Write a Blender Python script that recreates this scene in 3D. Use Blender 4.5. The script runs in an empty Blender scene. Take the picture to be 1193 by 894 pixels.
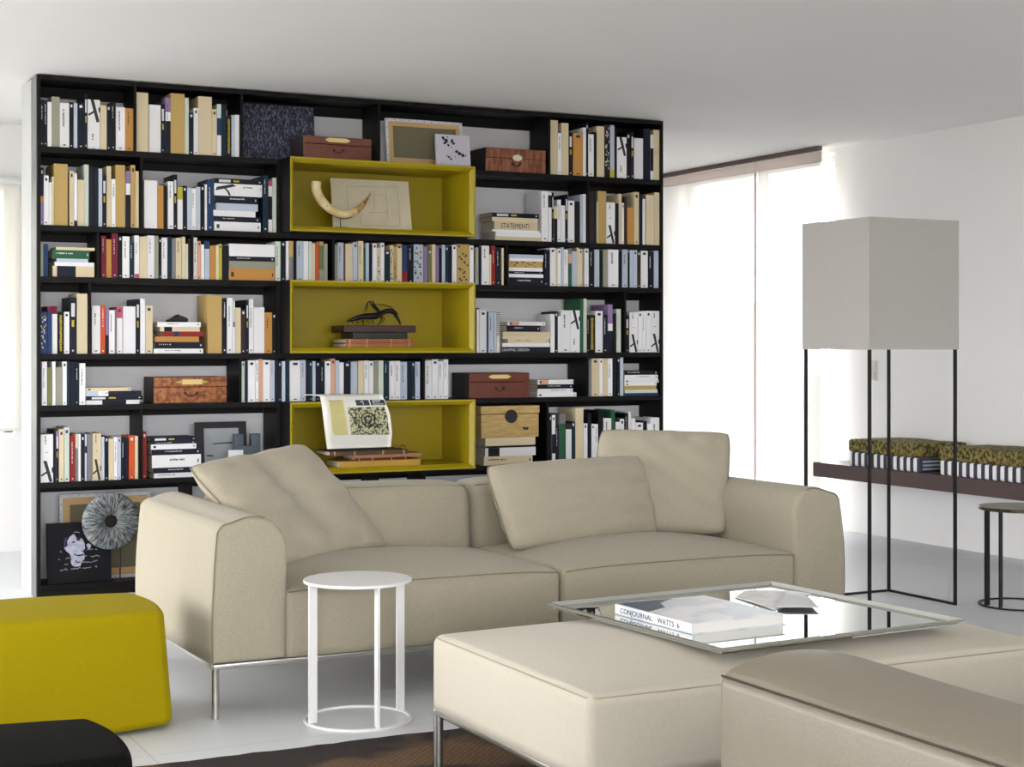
SKY = 12
EXPO = 0.08
import bpy, math, random, re
from mathutils import Vector, Matrix
SC = bpy.context.scene
COL = SC.collection
# ---------------------------------------------------------------- camera model of the photograph (1193 x 894)
YH, CX, FP, HC = 402.0, 596.0, 1849.0, 1.25
YAW = math.radians(26.85)
SA, CA = math.sin(YAW), math.cos(YAW)

def at_y(u, Y, v=None):
    """world X (and Z) of the sight line through pixel u (v) where it meets the plane Y"""
    t = (u - CX) / FP
    dx, dy = SA + t * CA, CA - t * SA
    z = Y / dy
    if v is None: return dx * z, None
    return dx * z, HC - (v - YH) / FP * z

def srgb(r, g, b):
    def f(c):
        c /= 255.0
        return c / 12.92 if c <= 0.04045 else ((c + 0.055) / 1.055) ** 2.4
    return (f(r), f(g), f(b), 1.0)

# ---------------------------------------------------------------- materials
MATS = {}
def mat(name, col, rough=0.5, metal=0.0, noise=0.0, nscale=30.0, bump=0.0, bscale=200.0, rnd=0.0, sheen=0.0, spec=0.5, stretch=None, coat=0.0, col2=None, detail=4.0):
    if name in MATS: return MATS[name]
    m = bpy.data.materials.new(name); m.use_nodes = True
    nt = m.node_tree; b = nt.nodes['Principled BSDF']; L = nt.links.new
    c = srgb(*col)
    b.inputs['Base Color'].default_value = c
    b.inputs['Roughness'].default_value = rough
    b.inputs['Metallic'].default_value = metal
    b.inputs['Specular IOR Level'].default_value = spec
    if sheen: b.inputs['Sheen Weight'].default_value = sheen; b.inputs['Sheen Roughness'].default_value = 0.5
    if coat: b.inputs['Coat Weight'].default_value = coat; b.inputs['Coat Roughness'].default_value = 0.1
    out = None
    tc = nt.nodes.new('ShaderNodeTexCoord')
    vec = tc.outputs['Object']
    if stretch:
        mp = nt.nodes.new('ShaderNodeMapping'); mp.inputs['Scale'].default_value = stretch
        L(vec, mp.inputs['Vector']); vec = mp.outputs['Vector']
    if noise or col2:
        n = nt.nodes.new('ShaderNodeTexNoise'); n.inputs['Scale'].default_value = nscale; n.inputs['Detail'].default_value = detail
        L(vec, n.inputs['Vector'])
        if col2:
            r = nt.nodes.new('ShaderNodeValToRGB')
            r.color_ramp.elements[0].position = 0.5 - (noise or 0.12); r.color_ramp.elements[1].position = 0.5 + (noise or 0.12)
            r.color_ramp.elements[0].color = c; r.color_ramp.elements[1].color = srgb(*col2)
            L(n.outputs['Fac'], r.inputs['Fac']); out = r.outputs['Color']
        else:
            mr = nt.nodes.new('ShaderNodeMapRange'); mr.inputs['From Min'].default_value = 0.3; mr.inputs['From Max'].default_value = 0.7
            mr.inputs['To Min'].default_value = 1 - noise; mr.inputs['To Max'].default_value = 1 + noise
            L(n.outputs['Fac'], mr.inputs['Value'])
            h = nt.nodes.new('ShaderNodeHueSaturation'); h.inputs['Color'].default_value = c
            L(mr.outputs['Result'], h.inputs['Value']); out = h.outputs['Color']
    if rnd:
        oi = nt.nodes.new('ShaderNodeObjectInfo')
        mr = nt.nodes.new('ShaderNodeMapRange'); mr.inputs['To Min'].default_value = 1 - rnd; mr.inputs['To Max'].default_value = 1 + rnd
        L(oi.outputs['Random'], mr.inputs['Value'])
        h = nt.nodes.new('ShaderNodeHueSaturation'); h.inputs['Color'].default_value = c
        if out: L(out, h.inputs['Color'])
        L(mr.outputs['Result'], h.inputs['Value']); out = h.outputs['Color']
    if out: L(out, b.inputs['Base Color'])
    if bump:
        n = nt.nodes.new('ShaderNodeTexNoise'); n.inputs['Scale'].default_value = bscale; n.inputs['Detail'].default_value = 3
        L(vec, n.inputs['Vector'])
        bp = nt.nodes.new('ShaderNodeBump'); bp.inputs['Strength'].default_value = bump; bp.inputs['Distance'].default_value = 0.002
        L(n.outputs['Fac'], bp.inputs['Height']); L(bp.outputs['Normal'], b.inputs['Normal'])
    MATS[name] = m
    return m

# ---------------------------------------------------------------- mesh builder
class MB:
    def __init__(s): s.v = []; s.f = []; s.m = []; s.sm = []
    def add(s, vs, fs, mi=0, smooth=False):
        o = len(s.v); s.v += [tuple(p) for p in vs]
        for f in fs:
            s.f.append(tuple(i + o for i in f)); s.m.append(mi); s.sm.append(smooth)
        return s
    def box(s, x0, x1, y0, y1, z0, z1, mi=0, M=None):
        vs = [Vector(p) for p in ((x0,y0,z0),(x1,y0,z0),(x1,y1,z0),(x0,y1,z0),(x0,y0,z1),(x1,y0,z1),(x1,y1,z1),(x0,y1,z1))]
        if M is not None: vs = [M @ p for p in vs]
        return s.add(vs, [(0,3,2,1),(4,5,6,7),(0,1,5,4),(1,2,6,5),(2,3,7,6),(3,0,4,7)], mi)
    def soft(s, x0, x1, y0, y1, z0, z1, r, mi=0, seg=3, inner=1, fn=None, M=None):
        h = [(x1-x0)/2, (y1-y0)/2, (z1-z0)/2]; c = [(x0+x1)/2, (y0+y1)/2, (z0+z1)/2]
        rr = [min(r, a*0.999) for a in h]
        ax = []
        for k in range(3):
            e = [math.tan(math.radians(45*i/seg)) for i in range(seg+1)]
            pos = [h[k]-rr[k]+rr[k]*t for t in e]
            a = [-p for p in reversed(pos)]
            n = inner[k] if isinstance(inner, (tuple, list)) else inner
            for i in range(1, n+1):
                a.append(-(h[k]-rr[k]) + 2*(h[k]-rr[k])*i/(n+1))
            a += pos; ax.append(a)
        idx = {}; vs = []; fs = []
        def vid(p):
            k = tuple(round(q, 6) for q in p)
            if k in idx: return idx[k]
            q = [max(-(h[i]-rr[i]), min(h[i]-rr[i], p[i])) for i in range(3)]
            d = [(p[i]-q[i])/rr[i] for i in range(3)]
            n = math.sqrt(sum(a*a for a in d)) or 1
            if n > 1e-9: w = [q[i] + rr[i]*d[i]/n for i in range(3)]
            else: w = list(p)
            w = Vector([w[i]+c[i] for i in range(3)])
            if fn: w = Vector(fn(w, (p[0]/h[0], p[1]/h[1], p[2]/h[2])))
            if M is not None: w = M @ w
            idx[k] = len(vs); vs.append(w); return idx[k]
        for k in range(3):
            i, j = (k+1) % 3, (k+2) % 3
            for sg in (-1, 1):
                for a in range(len(ax[i])-1):
                    for b in range(len(ax[j])-1):
                        q = []
                        for (da, db) in ((0,0),(1,0),(1,1),(0,1)):
                            p = [0,0,0]; p[k] = sg*h[k]; p[i] = ax[i][a+da]; p[j] = ax[j][b+db]; q.append(vid(p))
                        if len(set(q)) < 3: continue
                        fs.append(tuple(q) if sg > 0 else tuple(reversed(q)))
        return s.add(vs, fs, mi, True)
    def cyl(s, c0, c1, r0, r1=None, n=24, mi=0, smooth=True, caps=True):
        return s.tube([c0, c1], [r0, r0 if r1 is None else r1], n, mi, caps=caps)
    def tube(s, path, radii, n=8, mi=0, closed=False, caps=True, flat=1.0):
        P = [Vector(p) for p in path]
        if not isinstance(radii, (list, tuple)): radii = [radii]*len(P)
        rings = []; up = None
        m = len(P)
        for i, p in enumerate(P):
            if closed: d = P[(i+1) % m] - P[i-1]
            else: d = P[min(i+1, m-1)] - P[max(i-1, 0)]
            d.normalize()
            if up is None:
                up = Vector((0,0,1)) if abs(d.z) < 0.9 else Vector((1,0,0))
            a = up - d*up.dot(d); a.normalize(); up = a
            b = d.cross(a)
            rings.append([p + (a*math.cos(2*math.pi*k/n)*radii[i]*flat + b*math.sin(2*math.pi*k/n)*radii[i]) for k in range(n)])
        vs = [q for r in rings for q in r]; fs = []
        for i in range(m if closed else m-1):
            for k in range(n):
                a = i*n+k; b = i*n+(k+1) % n; c = ((i+1) % m)*n+(k+1) % n; d2 = ((i+1) % m)*n+k
                fs.append((a, d2, c, b))
        s.add(vs, fs, mi, True)
        if caps and not closed:
            o = len(s.v)
            s.add(rings[0], [tuple(range(n))], mi); s.add(rings[-1], [tuple(reversed(range(n)))], mi)
        return s
    def poly(s, pts, d, mi=0):
        """prism of a planar polygon pts extruded by vector d"""
        n = len(pts); P = [Vector(p) for p in pts]; Q = [p+Vector(d) for p in P]
        fs = [tuple(range(n)), tuple(reversed(range(n, 2*n)))]
        for i in range(n): fs.append((i, i+n, (i+1) % n + n, (i+1) % n))
        return s.add(P+Q, fs, mi)
    def lathe(s, prof, c, n=32, mi=0, smooth=True):
        vs = []; fs = []
        m = len(prof)
        for (r, z) in prof:
            for k in range(n): vs.append((c[0]+r*math.cos(2*math.pi*k/n), c[1]+r*math.sin(2*math.pi*k/n), c[2]+z))
        for i in range(m-1):
            for k in range(n): fs.append((i*n+k, i*n+(k+1) % n, (i+1)*n+(k+1) % n, (i+1)*n+k))
        return s.add(vs, fs, mi, smooth)
    def rot(s, M):
        s.v = [tuple(M @ Vector(p)) for p in s.v]; return s

ORIG = {}
def link_mesh(name, mb, mats, parent=None, origin=None):
    o0 = Vector(origin) if origin is not None else (ORIG[parent.name] if parent is not None else Vector((0,0,0)))
    me = bpy.data.meshes.new(name)
    me.from_pydata([(p[0]-o0.x, p[1]-o0.y, p[2]-o0.z) for p in mb.v], [], mb.f)
    if not isinstance(mats, (list, tuple)): mats = [mats]
    for m in mats: me.materials.append(m)
    me.polygons.foreach_set('material_index', mb.m)
    me.polygons.foreach_set('use_smooth', mb.sm)
    me.update()
    o = bpy.data.objects.new(name, me); COL.objects.link(o)
    if parent is not None: o.parent = parent
    else: o.location = o0
    ORIG[o.name] = o0
    return o
def part(name, mb, mats, parent, label=None):
    o = link_mesh(name, mb, mats, parent)
    if label: o['label'] = label
    return o
def thing(name, loc, label, cat, group=None):
    o = bpy.data.objects.new(name, None); COL.objects.link(o); o.location = loc; o.empty_display_size = 0.1
    ORIG[o.name] = Vector(loc)
    o['label'] = label; o['category'] = cat
    if group: o['group'] = group
    return o
def single(name, mb, mats, label, cat, group=None, origin=None):
    if origin is None:
        xs = [p[0] for p in mb.v]; ys = [p[1] for p in mb.v]; zs = [p[2] for p in mb.v]
        origin = ((min(xs)+max(xs))/2, (min(ys)+max(ys))/2, min(zs))
    o = link_mesh(name, mb, mats, None, origin)
    o['label'] = label; o['category'] = cat
    if group: o['group'] = group
    return o
def struct(name, mb, mats, parent=None):
    o = link_mesh(name, mb, mats, parent)
    if parent is None: o['kind'] = 'structure'
    return o
def text_mb(txt, size, M, depth=0.0003, mi=0, width=None):
    cu = bpy.data.curves.new('t', 'FONT'); cu.body = txt; cu.size = size; cu.extrude = depth; cu.align_x = 'LEFT'
    ob = bpy.data.objects.new('t', cu); COL.objects.link(ob)
    bpy.context.view_layer.update()
    me = bpy.data.meshes.new_from_object(ob.evaluated_get(bpy.context.evaluated_depsgraph_get()))
    mb = MB()
    vs = [v.co.copy() for v in me.vertices]
    if width:
        w = max(v.x for v in vs) or 1
        for v in vs: v.x *= width/w
    mb.add([M @ v for v in vs], [tuple(p.vertices) for p in me.polygons], mi)
    bpy.data.objects.remove(ob); bpy.data.meshes.remove(me); bpy.data.curves.remove(cu)
    return mb
# ---------------------------------------------------------------- materials of the room
M_WALL = mat('wall_paint', (240,239,237), 0.85, noise=0.01, nscale=2)
M_CEIL = mat('ceiling_paint', (240,239,237), 0.9, noise=0.008, nscale=2)
M_PART = mat('partition_paint', (236,236,239), 0.85, noise=0.01, nscale=4)
def floor_mat():
    m = bpy.data.materials.new('pale_resin_floor'); m.use_nodes = True; nt = m.node_tree; b = nt.nodes['Principled BSDF']; L = nt.links.new
    tc = nt.nodes.new('ShaderNodeTexCoord')
    br = nt.nodes.new('ShaderNodeTexBrick'); br.offset = 0.0; br.inputs['Scale'].default_value = 1.0
    br.inputs['Brick Width'].default_value = 1.2; br.inputs['Row Height'].default_value = 1.2; br.inputs['Mortar Size'].default_value = 0.003
    br.inputs['Color1'].default_value = srgb(226,228,231); br.inputs['Color2'].default_value = srgb(222,224,228); br.inputs['Mortar'].default_value = srgb(205,207,210)
    L(tc.outputs['Object'], br.inputs['Vector'])
    n = nt.nodes.new('ShaderNodeTexNoise'); n.inputs['Scale'].default_value = 1.7; n.inputs['Detail'].default_value = 6
    L(tc.outputs['Object'], n.inputs['Vector'])
    mr = nt.nodes.new('ShaderNodeMapRange'); mr.inputs['To Min'].default_value = 0.95; mr.inputs['To Max'].default_value = 1.05
    L(n.outputs['Fac'], mr.inputs['Value'])
    h = nt.nodes.new('ShaderNodeHueSaturation'); L(br.outputs['Color'], h.inputs['Color']); L(mr.outputs['Result'], h.inputs['Value'])
    L(h.outputs['Color'], b.inputs['Base Color'])
    mr2 = nt.nodes.new('ShaderNodeMapRange'); mr2.inputs['To Min'].default_value = 0.32; mr2.inputs['To Max'].default_value = 0.5
    L(n.outputs['Fac'], mr2.inputs['Value']); L(mr2.outputs['Result'], b.inputs['Roughness'])
    b.inputs['Specular IOR Level'].default_value = 0.35
    return m
M_FLOOR = floor_mat()
def blind_mat(name, col, tr):
    m = bpy.data.materials.new(name); m.use_nodes = True; nt = m.node_tree; L = nt.links.new
    nt.nodes.remove(nt.nodes['Principled BSDF']); out = nt.nodes['Material Output']
    t = nt.nodes.new('ShaderNodeBsdfTranslucent'); t.inputs['Color'].default_value = srgb(*col)
    d = nt.nodes.new('ShaderNodeBsdfDiffuse'); d.inputs['Color'].default_value = srgb(*col)
    p = nt.nodes.new('ShaderNodeBsdfTransparent'); p.inputs['Color'].default_value = (1,1,1,1)
    a = nt.nodes.new('ShaderNodeMixShader'); a.inputs[0].default_value = 0.82
    c = nt.nodes.new('ShaderNodeMixShader'); c.inputs[0].default_value = tr
    L(t.outputs[0], a.inputs[1]); L(d.outputs[0], a.inputs[2]); L(a.outputs[0], c.inputs[1]); L(p.outputs[0], c.inputs[2]); L(c.outputs[0], out.inputs['Surface'])
    return m
M_BLIND = blind_mat('sheer_blind_fabric', (244,242,240), 0.30)
M_BLIND2 = blind_mat('off_white_blind_fabric', (240,238,230), 0.22)
def glass_mat():
    m = bpy.data.materials.new('window_glass'); m.use_nodes = True; nt = m.node_tree; L = nt.links.new
    nt.nodes.remove(nt.nodes['Principled BSDF']); out = nt.nodes['Material Output']
    g = nt.nodes.new('ShaderNodeBsdfGlossy'); g.inputs['Roughness'].default_value = 0.02
    p = nt.nodes.new('ShaderNodeBsdfTransparent'); p.inputs['Color'].default_value = (0.97,0.98,0.98,1)
    a = nt.nodes.new('ShaderNodeMixShader'); a.inputs[0].default_value = .04; L(p.outputs[0], a.inputs[1]); L(g.outputs[0], a.inputs[2]); L(a.outputs[0], out.inputs['Surface'])
    return m
M_GLASS = glass_mat()
M_FRAMEW = mat('window_frame_white', (225,225,223), 0.4)
M_RAILBR = mat('blind_rail_bronze', (95,78,74), 0.5)
M_GROUND = mat('gravel_court', (112,108,90), 0.95, noise=0.06, nscale=3)
M_HEDGE = mat('hedge_leaves', (128,130,96), 0.9, noise=0.12, nscale=9, bump=0.6, bscale=40)

CEIL = 2.585
XR, XL, YB, YF0 = 6.83, -3.6, 9.93, -3.0
mb = MB(); mb.box(XL-.2, XR+.2, YF0-.2, 11.5, -0.12, 0); struct('floor', mb, M_FLOOR)
mb = MB(); mb.box(XL-.2, XR+.2, YF0-.2, 11.5, CEIL, CEIL+.15); struct('ceiling', mb, M_CEIL)
WY0, WY1 = 8.63, 10.58
mb = MB(); mb.box(XR, XR+.2, YF0, WY0, 0, CEIL); mb.box(XR, XR+.2, WY1, 11.3, 0, CEIL); mb.box(XR, XR+.2, WY0, WY1, 2.56, CEIL)
struct('wall_right', mb, M_WALL)
mb = MB(); f = 0.05
for a, b in ((WY0, WY0+f), (WY1-f, WY1), ((WY0+WY1)/2-.025, (WY0+WY1)/2+.025)): mb.box(XR+.09, XR+.15, a, b, 0, 2.56)
mb.box(XR+.09, XR+.15, WY0, WY1, 0, f); mb.box(XR+.09, XR+.15, WY0, WY1, 2.56-f, 2.56)
w = struct('window_1', mb, M_FRAMEW)
mb = MB(); mb.box(XR+.115, XR+.12, WY0+f, WY1-f, f, 2.56-f); part('window_pane', mb, M_GLASS, w)
# back wall seen left of the bookcase, with a long strip window
bx0, bx1, bz0, bz1 = -3.0, 1.66, 0.715, 2.24
mb = MB(); mb.box(XL, bx0, YB, YB+.2, 0, CEIL); mb.box(bx1, 3.4, YB, YB+.2, 0, CEIL); mb.box(bx0, bx1, YB, YB+.2, 0, bz0); mb.box(bx0, bx1, YB, YB+.2, bz1, CEIL)
struct('wall_back', mb, M_WALL)
mb = MB(); mb.box(3.2, 3.4, YB+.2, 11.3, 0, CEIL); mb.box(3.2, XR+.2, 11.3, 11.5, 0, CEIL); struct('wall_alcove', mb, M_WALL)
mb = MB()
for a in (bx0, -1.45, 0.1, bx1-.05): mb.box(a, a+.05, YB+.1, YB+.16, bz0, bz1)
mb.box(bx0, bx1, YB+.1, YB+.16, bz0, bz0+.05); mb.box(bx0, bx1, YB+.1, YB+.16, bz1-.05, bz1)
w = struct('window_2', mb, M_FRAMEW)
mb = MB(); mb.box(bx0+.05, bx1-.05, YB+.125, YB+.13, bz0+.05, bz1-.05); part('window_pane', mb, M_GLASS, w)
t = thing('roller_blind', (-.67, YB-.03, bz0), 'off-white roller blind in the far strip window left of the bookcase', 'blind')
mb = MB(); mb.box(bx0+.02, bx1+.02, YB-.031, YB-.029, bz0+.03, bz1-.03); part('blind_fabric', mb, M_BLIND2, t)
mb = MB(); mb.cyl((bx0+.02, YB-.03, bz1), (bx1+.03, YB-.03, bz1), .028, n=16); part('roller_tube', mb, M_FRAMEW, t)
mb = MB(); mb.box(bx0+.02, bx1+.02, YB-.036, YB-.024, bz0+.015, bz0+.032); part('bottom_bar', mb, M_FRAMEW, t)
# partition that carries the bookcase
BF = 8.01            # bookcase front plane
BW = 8.26            # its back = face of the partition
BX0, BX1 = 1.442, 5.065
mb = MB(); mb.box(BX0+.004, BX1-.01, BW+.002, BW+.16, 0, CEIL); struct('wall_partition', mb, M_PART)
# unseen left and rear walls of the loft, openings shaped to steer the daylight
mb = MB()
for a, b in ((YF0, 4.5), (6.9, 7.1), (YB-.4, YB+.2)): mb.box(XL-.2, XL, a, b, 0, CEIL)  # long first stretch closed off to darken the ottoman's left side
mb.box(XL-.2, XL, YF0, YB+.2, 0, .1); mb.box(XL-.2, XL, YF0, YB+.2, CEIL-.1, CEIL)
struct('wall_left', mb, M_WALL)
mb = MB(); mb.box(XL-.2, -2.6, YF0-.2, YF0, 0, CEIL); mb.box(3.4, XR+.2, YF0-.2, YF0, 0, CEIL); mb.box(-2.6, 3.4, YF0-.2, YF0, 0, .1); mb.box(-2.6, 3.4, YF0-.2, YF0, CEIL-.12, CEIL)  # opening made wide to brighten faces turned towards the camera
struct('wall_front', mb, M_WALL)
mb = MB(); mb.box(-60, 60, -60, 60, -0.32, -0.2); struct('ground', mb, M_GROUND)
mb = MB(); rr = random.Random(3)
mb.soft(17, 19, 26.0, 44, -.2, 1.85, .3, inner=(6, 60, 6), fn=lambda w, p: w+Vector((rr.uniform(-.1,.1), rr.uniform(-.08,.08), rr.uniform(-.12,.12)+.18*math.sin(w.y*1.7)+.12*math.sin(w.y*3.9) if w.z > .2 else 0)))
o = single('garden_hedge', mb, M_HEDGE, 'blurred green garden hedge outside, behind the sheer window blinds', 'hedge')
# blind panels in front of the right-hand window
XB = 6.66
def yb(u): # Y where sight line meets plane XB
    t_ = (u-CX)/FP; return XB/(SA+t_*CA)*(CA-t_*SA)
y_a, y_b, y_c = yb(956), yb(882), yb(766)
M_HEAD = blind_mat('blind_heading', (224,214,212), .06); M_HEAD.node_tree.nodes['Mix Shader'].inputs[0].default_value = .6
def panel(ya, yb_, label, batten=False):
    t = thing('panel_blind', (XB, (ya+yb_)/2, .02), label, 'blind', 'sheer panel blinds at the right window')
    mb = MB(); n = 24
    for i in range(n):
        a = ya+(yb_-ya)*i/n; b = ya+(yb_-ya)*(i+1)/n
        mb.box(XB-.0008, XB+.0008, a, b, .03, CEIL-.1)
    part('blind_fabric', mb, M_BLIND, t)
    mb = MB(); mb.box(XB-.012, XB+.012, ya, yb_, CEIL-.105, CEIL-.035); part('heading_strip', mb, M_HEAD, t)
    mb = MB(); mb.box(XB-.006, XB+.006, ya, yb_, .02, .04); part('bottom_bar', mb, M_FRAMEW, t)
    if batten: mb = MB(); mb.box(XB-.004, XB+.004, ya-.001, ya+.026, .04, CEIL-.1); part('edge_batten', mb, M_HEAD, t)
panel(y_a, y_b-.006, 'sheer white panel blind beside the right wall, behind the lamp shade')
panel(y_b+.006, y_c, 'sheer white panel blind next to the bookcase end', True)
mb = MB(); mb.box(XB-.028, XB+.010, y_a-.004, y_c+.3, CEIL-.030, CEIL-.001)
single('curtain_rail', mb, M_RAILBR, 'dark brown ceiling rail carrying the sheer window blinds', 'rail')
# light switch
X_s = XR
def at_x(u, X, v):
    t_ = (u-CX)/FP; dx, dy = SA+t_*CA, CA-t_*SA; z = X/dx
    return dy*z, HC-(v-YH)/FP*z
ys0, zs = at_x(1022.5, XR, 432); ys1, _ = at_x(1014.5, XR, 432)
t = thing('light_switch', (XR-.004, (ys0+ys1)/2, zs-.07), 'white light switch plate on the right wall behind the floor lamp legs', 'switch')
M_SW = mat('switch_plastic', (212,208,200), 0.4)
mb = MB(); mb.soft(XR-.011, XR-.001, ys0, ys1, zs-.065, zs+.065, .004); part('plate', mb, M_SW, t)
for k in (-1, 1):
    mb = MB(); mb.soft(XR-.016, XR-.010, ys0+.01, ys1-.01, zs+k*.03-.02, zs+k*.03+.02, .003); part('rocker', mb, M_SW, t)
# ---------------------------------------------------------------- light and camera
W = bpy.data.worlds.new('daylight'); SC.world = W; W.use_nodes = True
bg = W.node_tree.nodes['Background']; bg.inputs[0].default_value = (0.975, 0.975, 1.0, 1); bg.inputs[1].default_value = SKY
def portal(name, loc, rot, sx, sy):
    l = bpy.data.lights.new(name, 'AREA'); l.shape = 'RECTANGLE'; l.size = sx; l.size_y = sy; l.cycles.is_portal = True
    o = bpy.data.objects.new(name, l); COL.objects.link(o); o.location = loc; o.rotation_euler = rot
R90 = math.pi/2
portal('daylight_portal', (XL-.1, 7.0, 1.3), (0, -R90, 0), 2.5, 5.2)
portal('daylight_portal', (.4, YF0-.1, 1.3), (R90, 0, 0), 6.0, 2.4)
portal('daylight_portal', (XR+.17, (WY0+WY1)/2, 1.28), (0, R90, 0), 2.5, WY1-WY0)
portal('daylight_portal', ((bx0+bx1)/2, YB+.18, (bz0+bz1)/2), (-R90, 0, 0), bx1-bx0, bz1-bz0)
cam = bpy.data.cameras.new('camera'); co = bpy.data.objects.new('camera', cam); COL.objects.link(co)
co.location = (0, 0, HC); co.rotation_euler = (R90, 0, -YAW)
cam.sensor_width = 36; cam.lens = FP/1193*36; cam.shift_y = (YH-447)/1193; cam.shift_x = (596.5-CX)/1193; cam.clip_start = .05
SC.camera = co
SC.view_settings.view_transform = 'Standard'; SC.view_settings.look = 'None'; SC.view_settings.gamma = 1; SC.view_settings.use_curve_mapping = False
SC.view_settings.exposure = EXPO
# ---------------------------------------------------------------- furniture materials
M_SOFA = mat('beige_sofa_cloth', (169,161,140), 0.95, noise=0.09, nscale=210, bump=0.6, bscale=420, sheen=0.15)
M_PILLOW = mat('beige_pillow_cloth', (174,165,145), 0.95, noise=0.09, nscale=210, bump=0.6, bscale=420, sheen=0.15)
M_SEAM = mat('seam_thread', (134,124,104), 0.9)
M_CREAM = mat('cream_ottoman_cloth', (200,192,175), 0.92, noise=0.03, nscale=120, bump=0.2, bscale=500, sheen=0.1)
M_SEAMC = mat('cream_seam', (178,168,148), 0.9)
M_STEEL = mat('brushed_steel', (196,196,190), 0.28, metal=1.0)
M_LEATHER = mat('taupe_leather', (136,126,110), 0.42, noise=0.02, nscale=25, bump=0.25, bscale=160)
M_SEAML = mat('leather_seam', (60,50,42), 0.7)
M_YELLOW = mat('mustard_pouf_wool', (160,142,0), 0.95, noise=0.07, nscale=260, bump=0.5, bscale=420, spec=.2)
M_BLACKF = mat('black_pouf_felt', (9,9,6), 0.95, spec=.12, noise=0.06, nscale=200, bump=0.3, bscale=500)
M_WHITEM = mat('white_lacquered_metal', (240,240,238), 0.35)
M_BLACKM = mat('blackened_metal', (28,27,27), 0.4, metal=0.3)
M_SHADE = mat('grey_shade_fabric', (184,181,175), 0.9, noise=0.02, nscale=60)

def curve_tube(mb, pts, r, n=6, mi=0, closed=False): mb.tube(pts, r, n, mi, closed)

# ---------------------------------------------------------------- long sofa
SX0, SX1, SY0, SY1 = 1.495, 4.136, 5.157, 6.228
SB = 0.185
sofa = thing('sofa', ((SX0+SX1)/2, (SY0+SY1)/2, 0), 'long beige cloth sofa with rounded arms on steel legs before the bookcase', 'sofa')
def loft_y(mb, sec, y0, y1, r, dome=.008, n=10, mi=0, yfn=None):
    """skin of a closed (x,z) section drawn along Y with rounded, slightly domed ends"""
    m = len(sec); cx_ = sum(p[0] for p in sec)/m; cz_ = sum(p[1] for p in sec)/m
    nr = []
    for i in range(m):
        a, b = sec[i-1], sec[(i+1) % m]; tx, tz = b[0]-a[0], b[1]-a[1]; l = math.hypot(tx, tz) or 1; nr.append((tz/l, -tx/l))
    area = sum(sec[i][0]*sec[(i+1) % m][1]-sec[(i+1) % m][0]*sec[i][1] for i in range(m))
    if area < 0: nr = [(-x, -z) for x, z in nr]
    rings = []
    def ring(ins, y, sc=1.0):
        R = []
        for (p, q) in zip(sec, nr):
            x, z = p[0]-q[0]*ins, p[1]-q[1]*ins
            R.append((cx_+(x-cx_)*sc, y, cz_+(z-cz_)*sc))
        rings.append(R)
    for sc in (.02, .3, .6, .85): ring(r, y0-dome*(1-sc**2), sc)
    for k in range(6): t = math.pi/2*k/5; ring(r*(1-math.sin(t)), y0+r*(1-math.cos(t)))
    for k in range(1, n): ring(0, y0+r+(y1-y0-2*r)*k/n)
    for k in range(5, -1, -1): t = math.pi/2*k/5; ring(r*(1-math.sin(t)), y1-r*(1-math.cos(t)))
    for sc in (.85, .6, .3, .02): ring(r, y1+dome*(1-sc**2), sc)
    vs = [yfn(p) if yfn else p for R in rings for p in R]; fs = []
    for i in range(len(rings)-1):
        for k in range(m):
            q = (i*m+k, i*m+(k+1) % m, (i+1)*m+(k+1) % m, (i+1)*m+k); fs.append(q if area > 0 else tuple(reversed(q)))
    e0, e1 = tuple(range(m)), tuple(range((len(rings)-1)*m, len(rings)*m))
    fs.append(tuple(reversed(e0)) if area > 0 else e0); fs.append(e1 if area > 0 else tuple(reversed(e1)))
    mb.add(vs, fs, mi, True)
def arm(side):
    W = .258 if side < 0 else .245; H = .678
    L = []   # local: 0 = outside face at the bottom, W = inside; going up the outside, over, down the inside
    for k in range(9): t = k/8; L.append((.016*t**1.6-.006*math.sin(math.pi*t), SB+(H-.068-SB)*t))
    for k in range(1, 9): t = math.pi/2*k/8; L.append((.016+.046*(1-math.cos(t)), H-.068+.044*math.sin(t)))
    for k in range(1, 4): t = k/4; L.append((.062+.083*t, H-.024+.020*math.sin(math.pi/2*t)))
    for k in range(0, 11): t = math.pi/2*k/10; L.append((.145+(W-.145+.010)*math.sin(t), H-.004-.125*(1-math.cos(t))))
    for k in range(1, 9): t = k/8; L.append((W+.010-.010*t**.7, H-.129-(H-.129-SB)*t))
    for k in range(1, 5): L.append((W*(1-k/5), SB))
    X = lambda a: (SX0+a) if side < 0 else (SX1-a)
    sec = [(X(a), z) for a, z in L]
    def yfn(p):
        f = (p[1]-SY0)/(SY1-SY0); g = max(0, (p[2]-.45)/.22)
        return (p[0]+side*.012*math.sin(math.pi*max(0, min(1, f)))*(1 if (p[0]-X(W/2))*side > 0 else 0)*(1-g*.5), p[1]+(.014*g if f < .1 else 0), p[2]-.004*f*g)
    mb = MB(); loft_y(mb, sec, SY0, SY1, .022, .010, 14, yfn=yfn)
    a = part('arm', mb, M_SOFA, sofa)
    mb = MB(); P = []
    for (aa, z) in L[:23]:
        P.append(yfn((X(aa+.004), SY0+.0045, z-.003 if z > .6 else z)))
    mb.tube(P, .0024, 6); part('arm_piping', mb, M_SEAM, a)
    return a
arm(-1); arm(1)
AX0, AX1 = SX0+.255, SX1-.243
XM = 2.822
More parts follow.
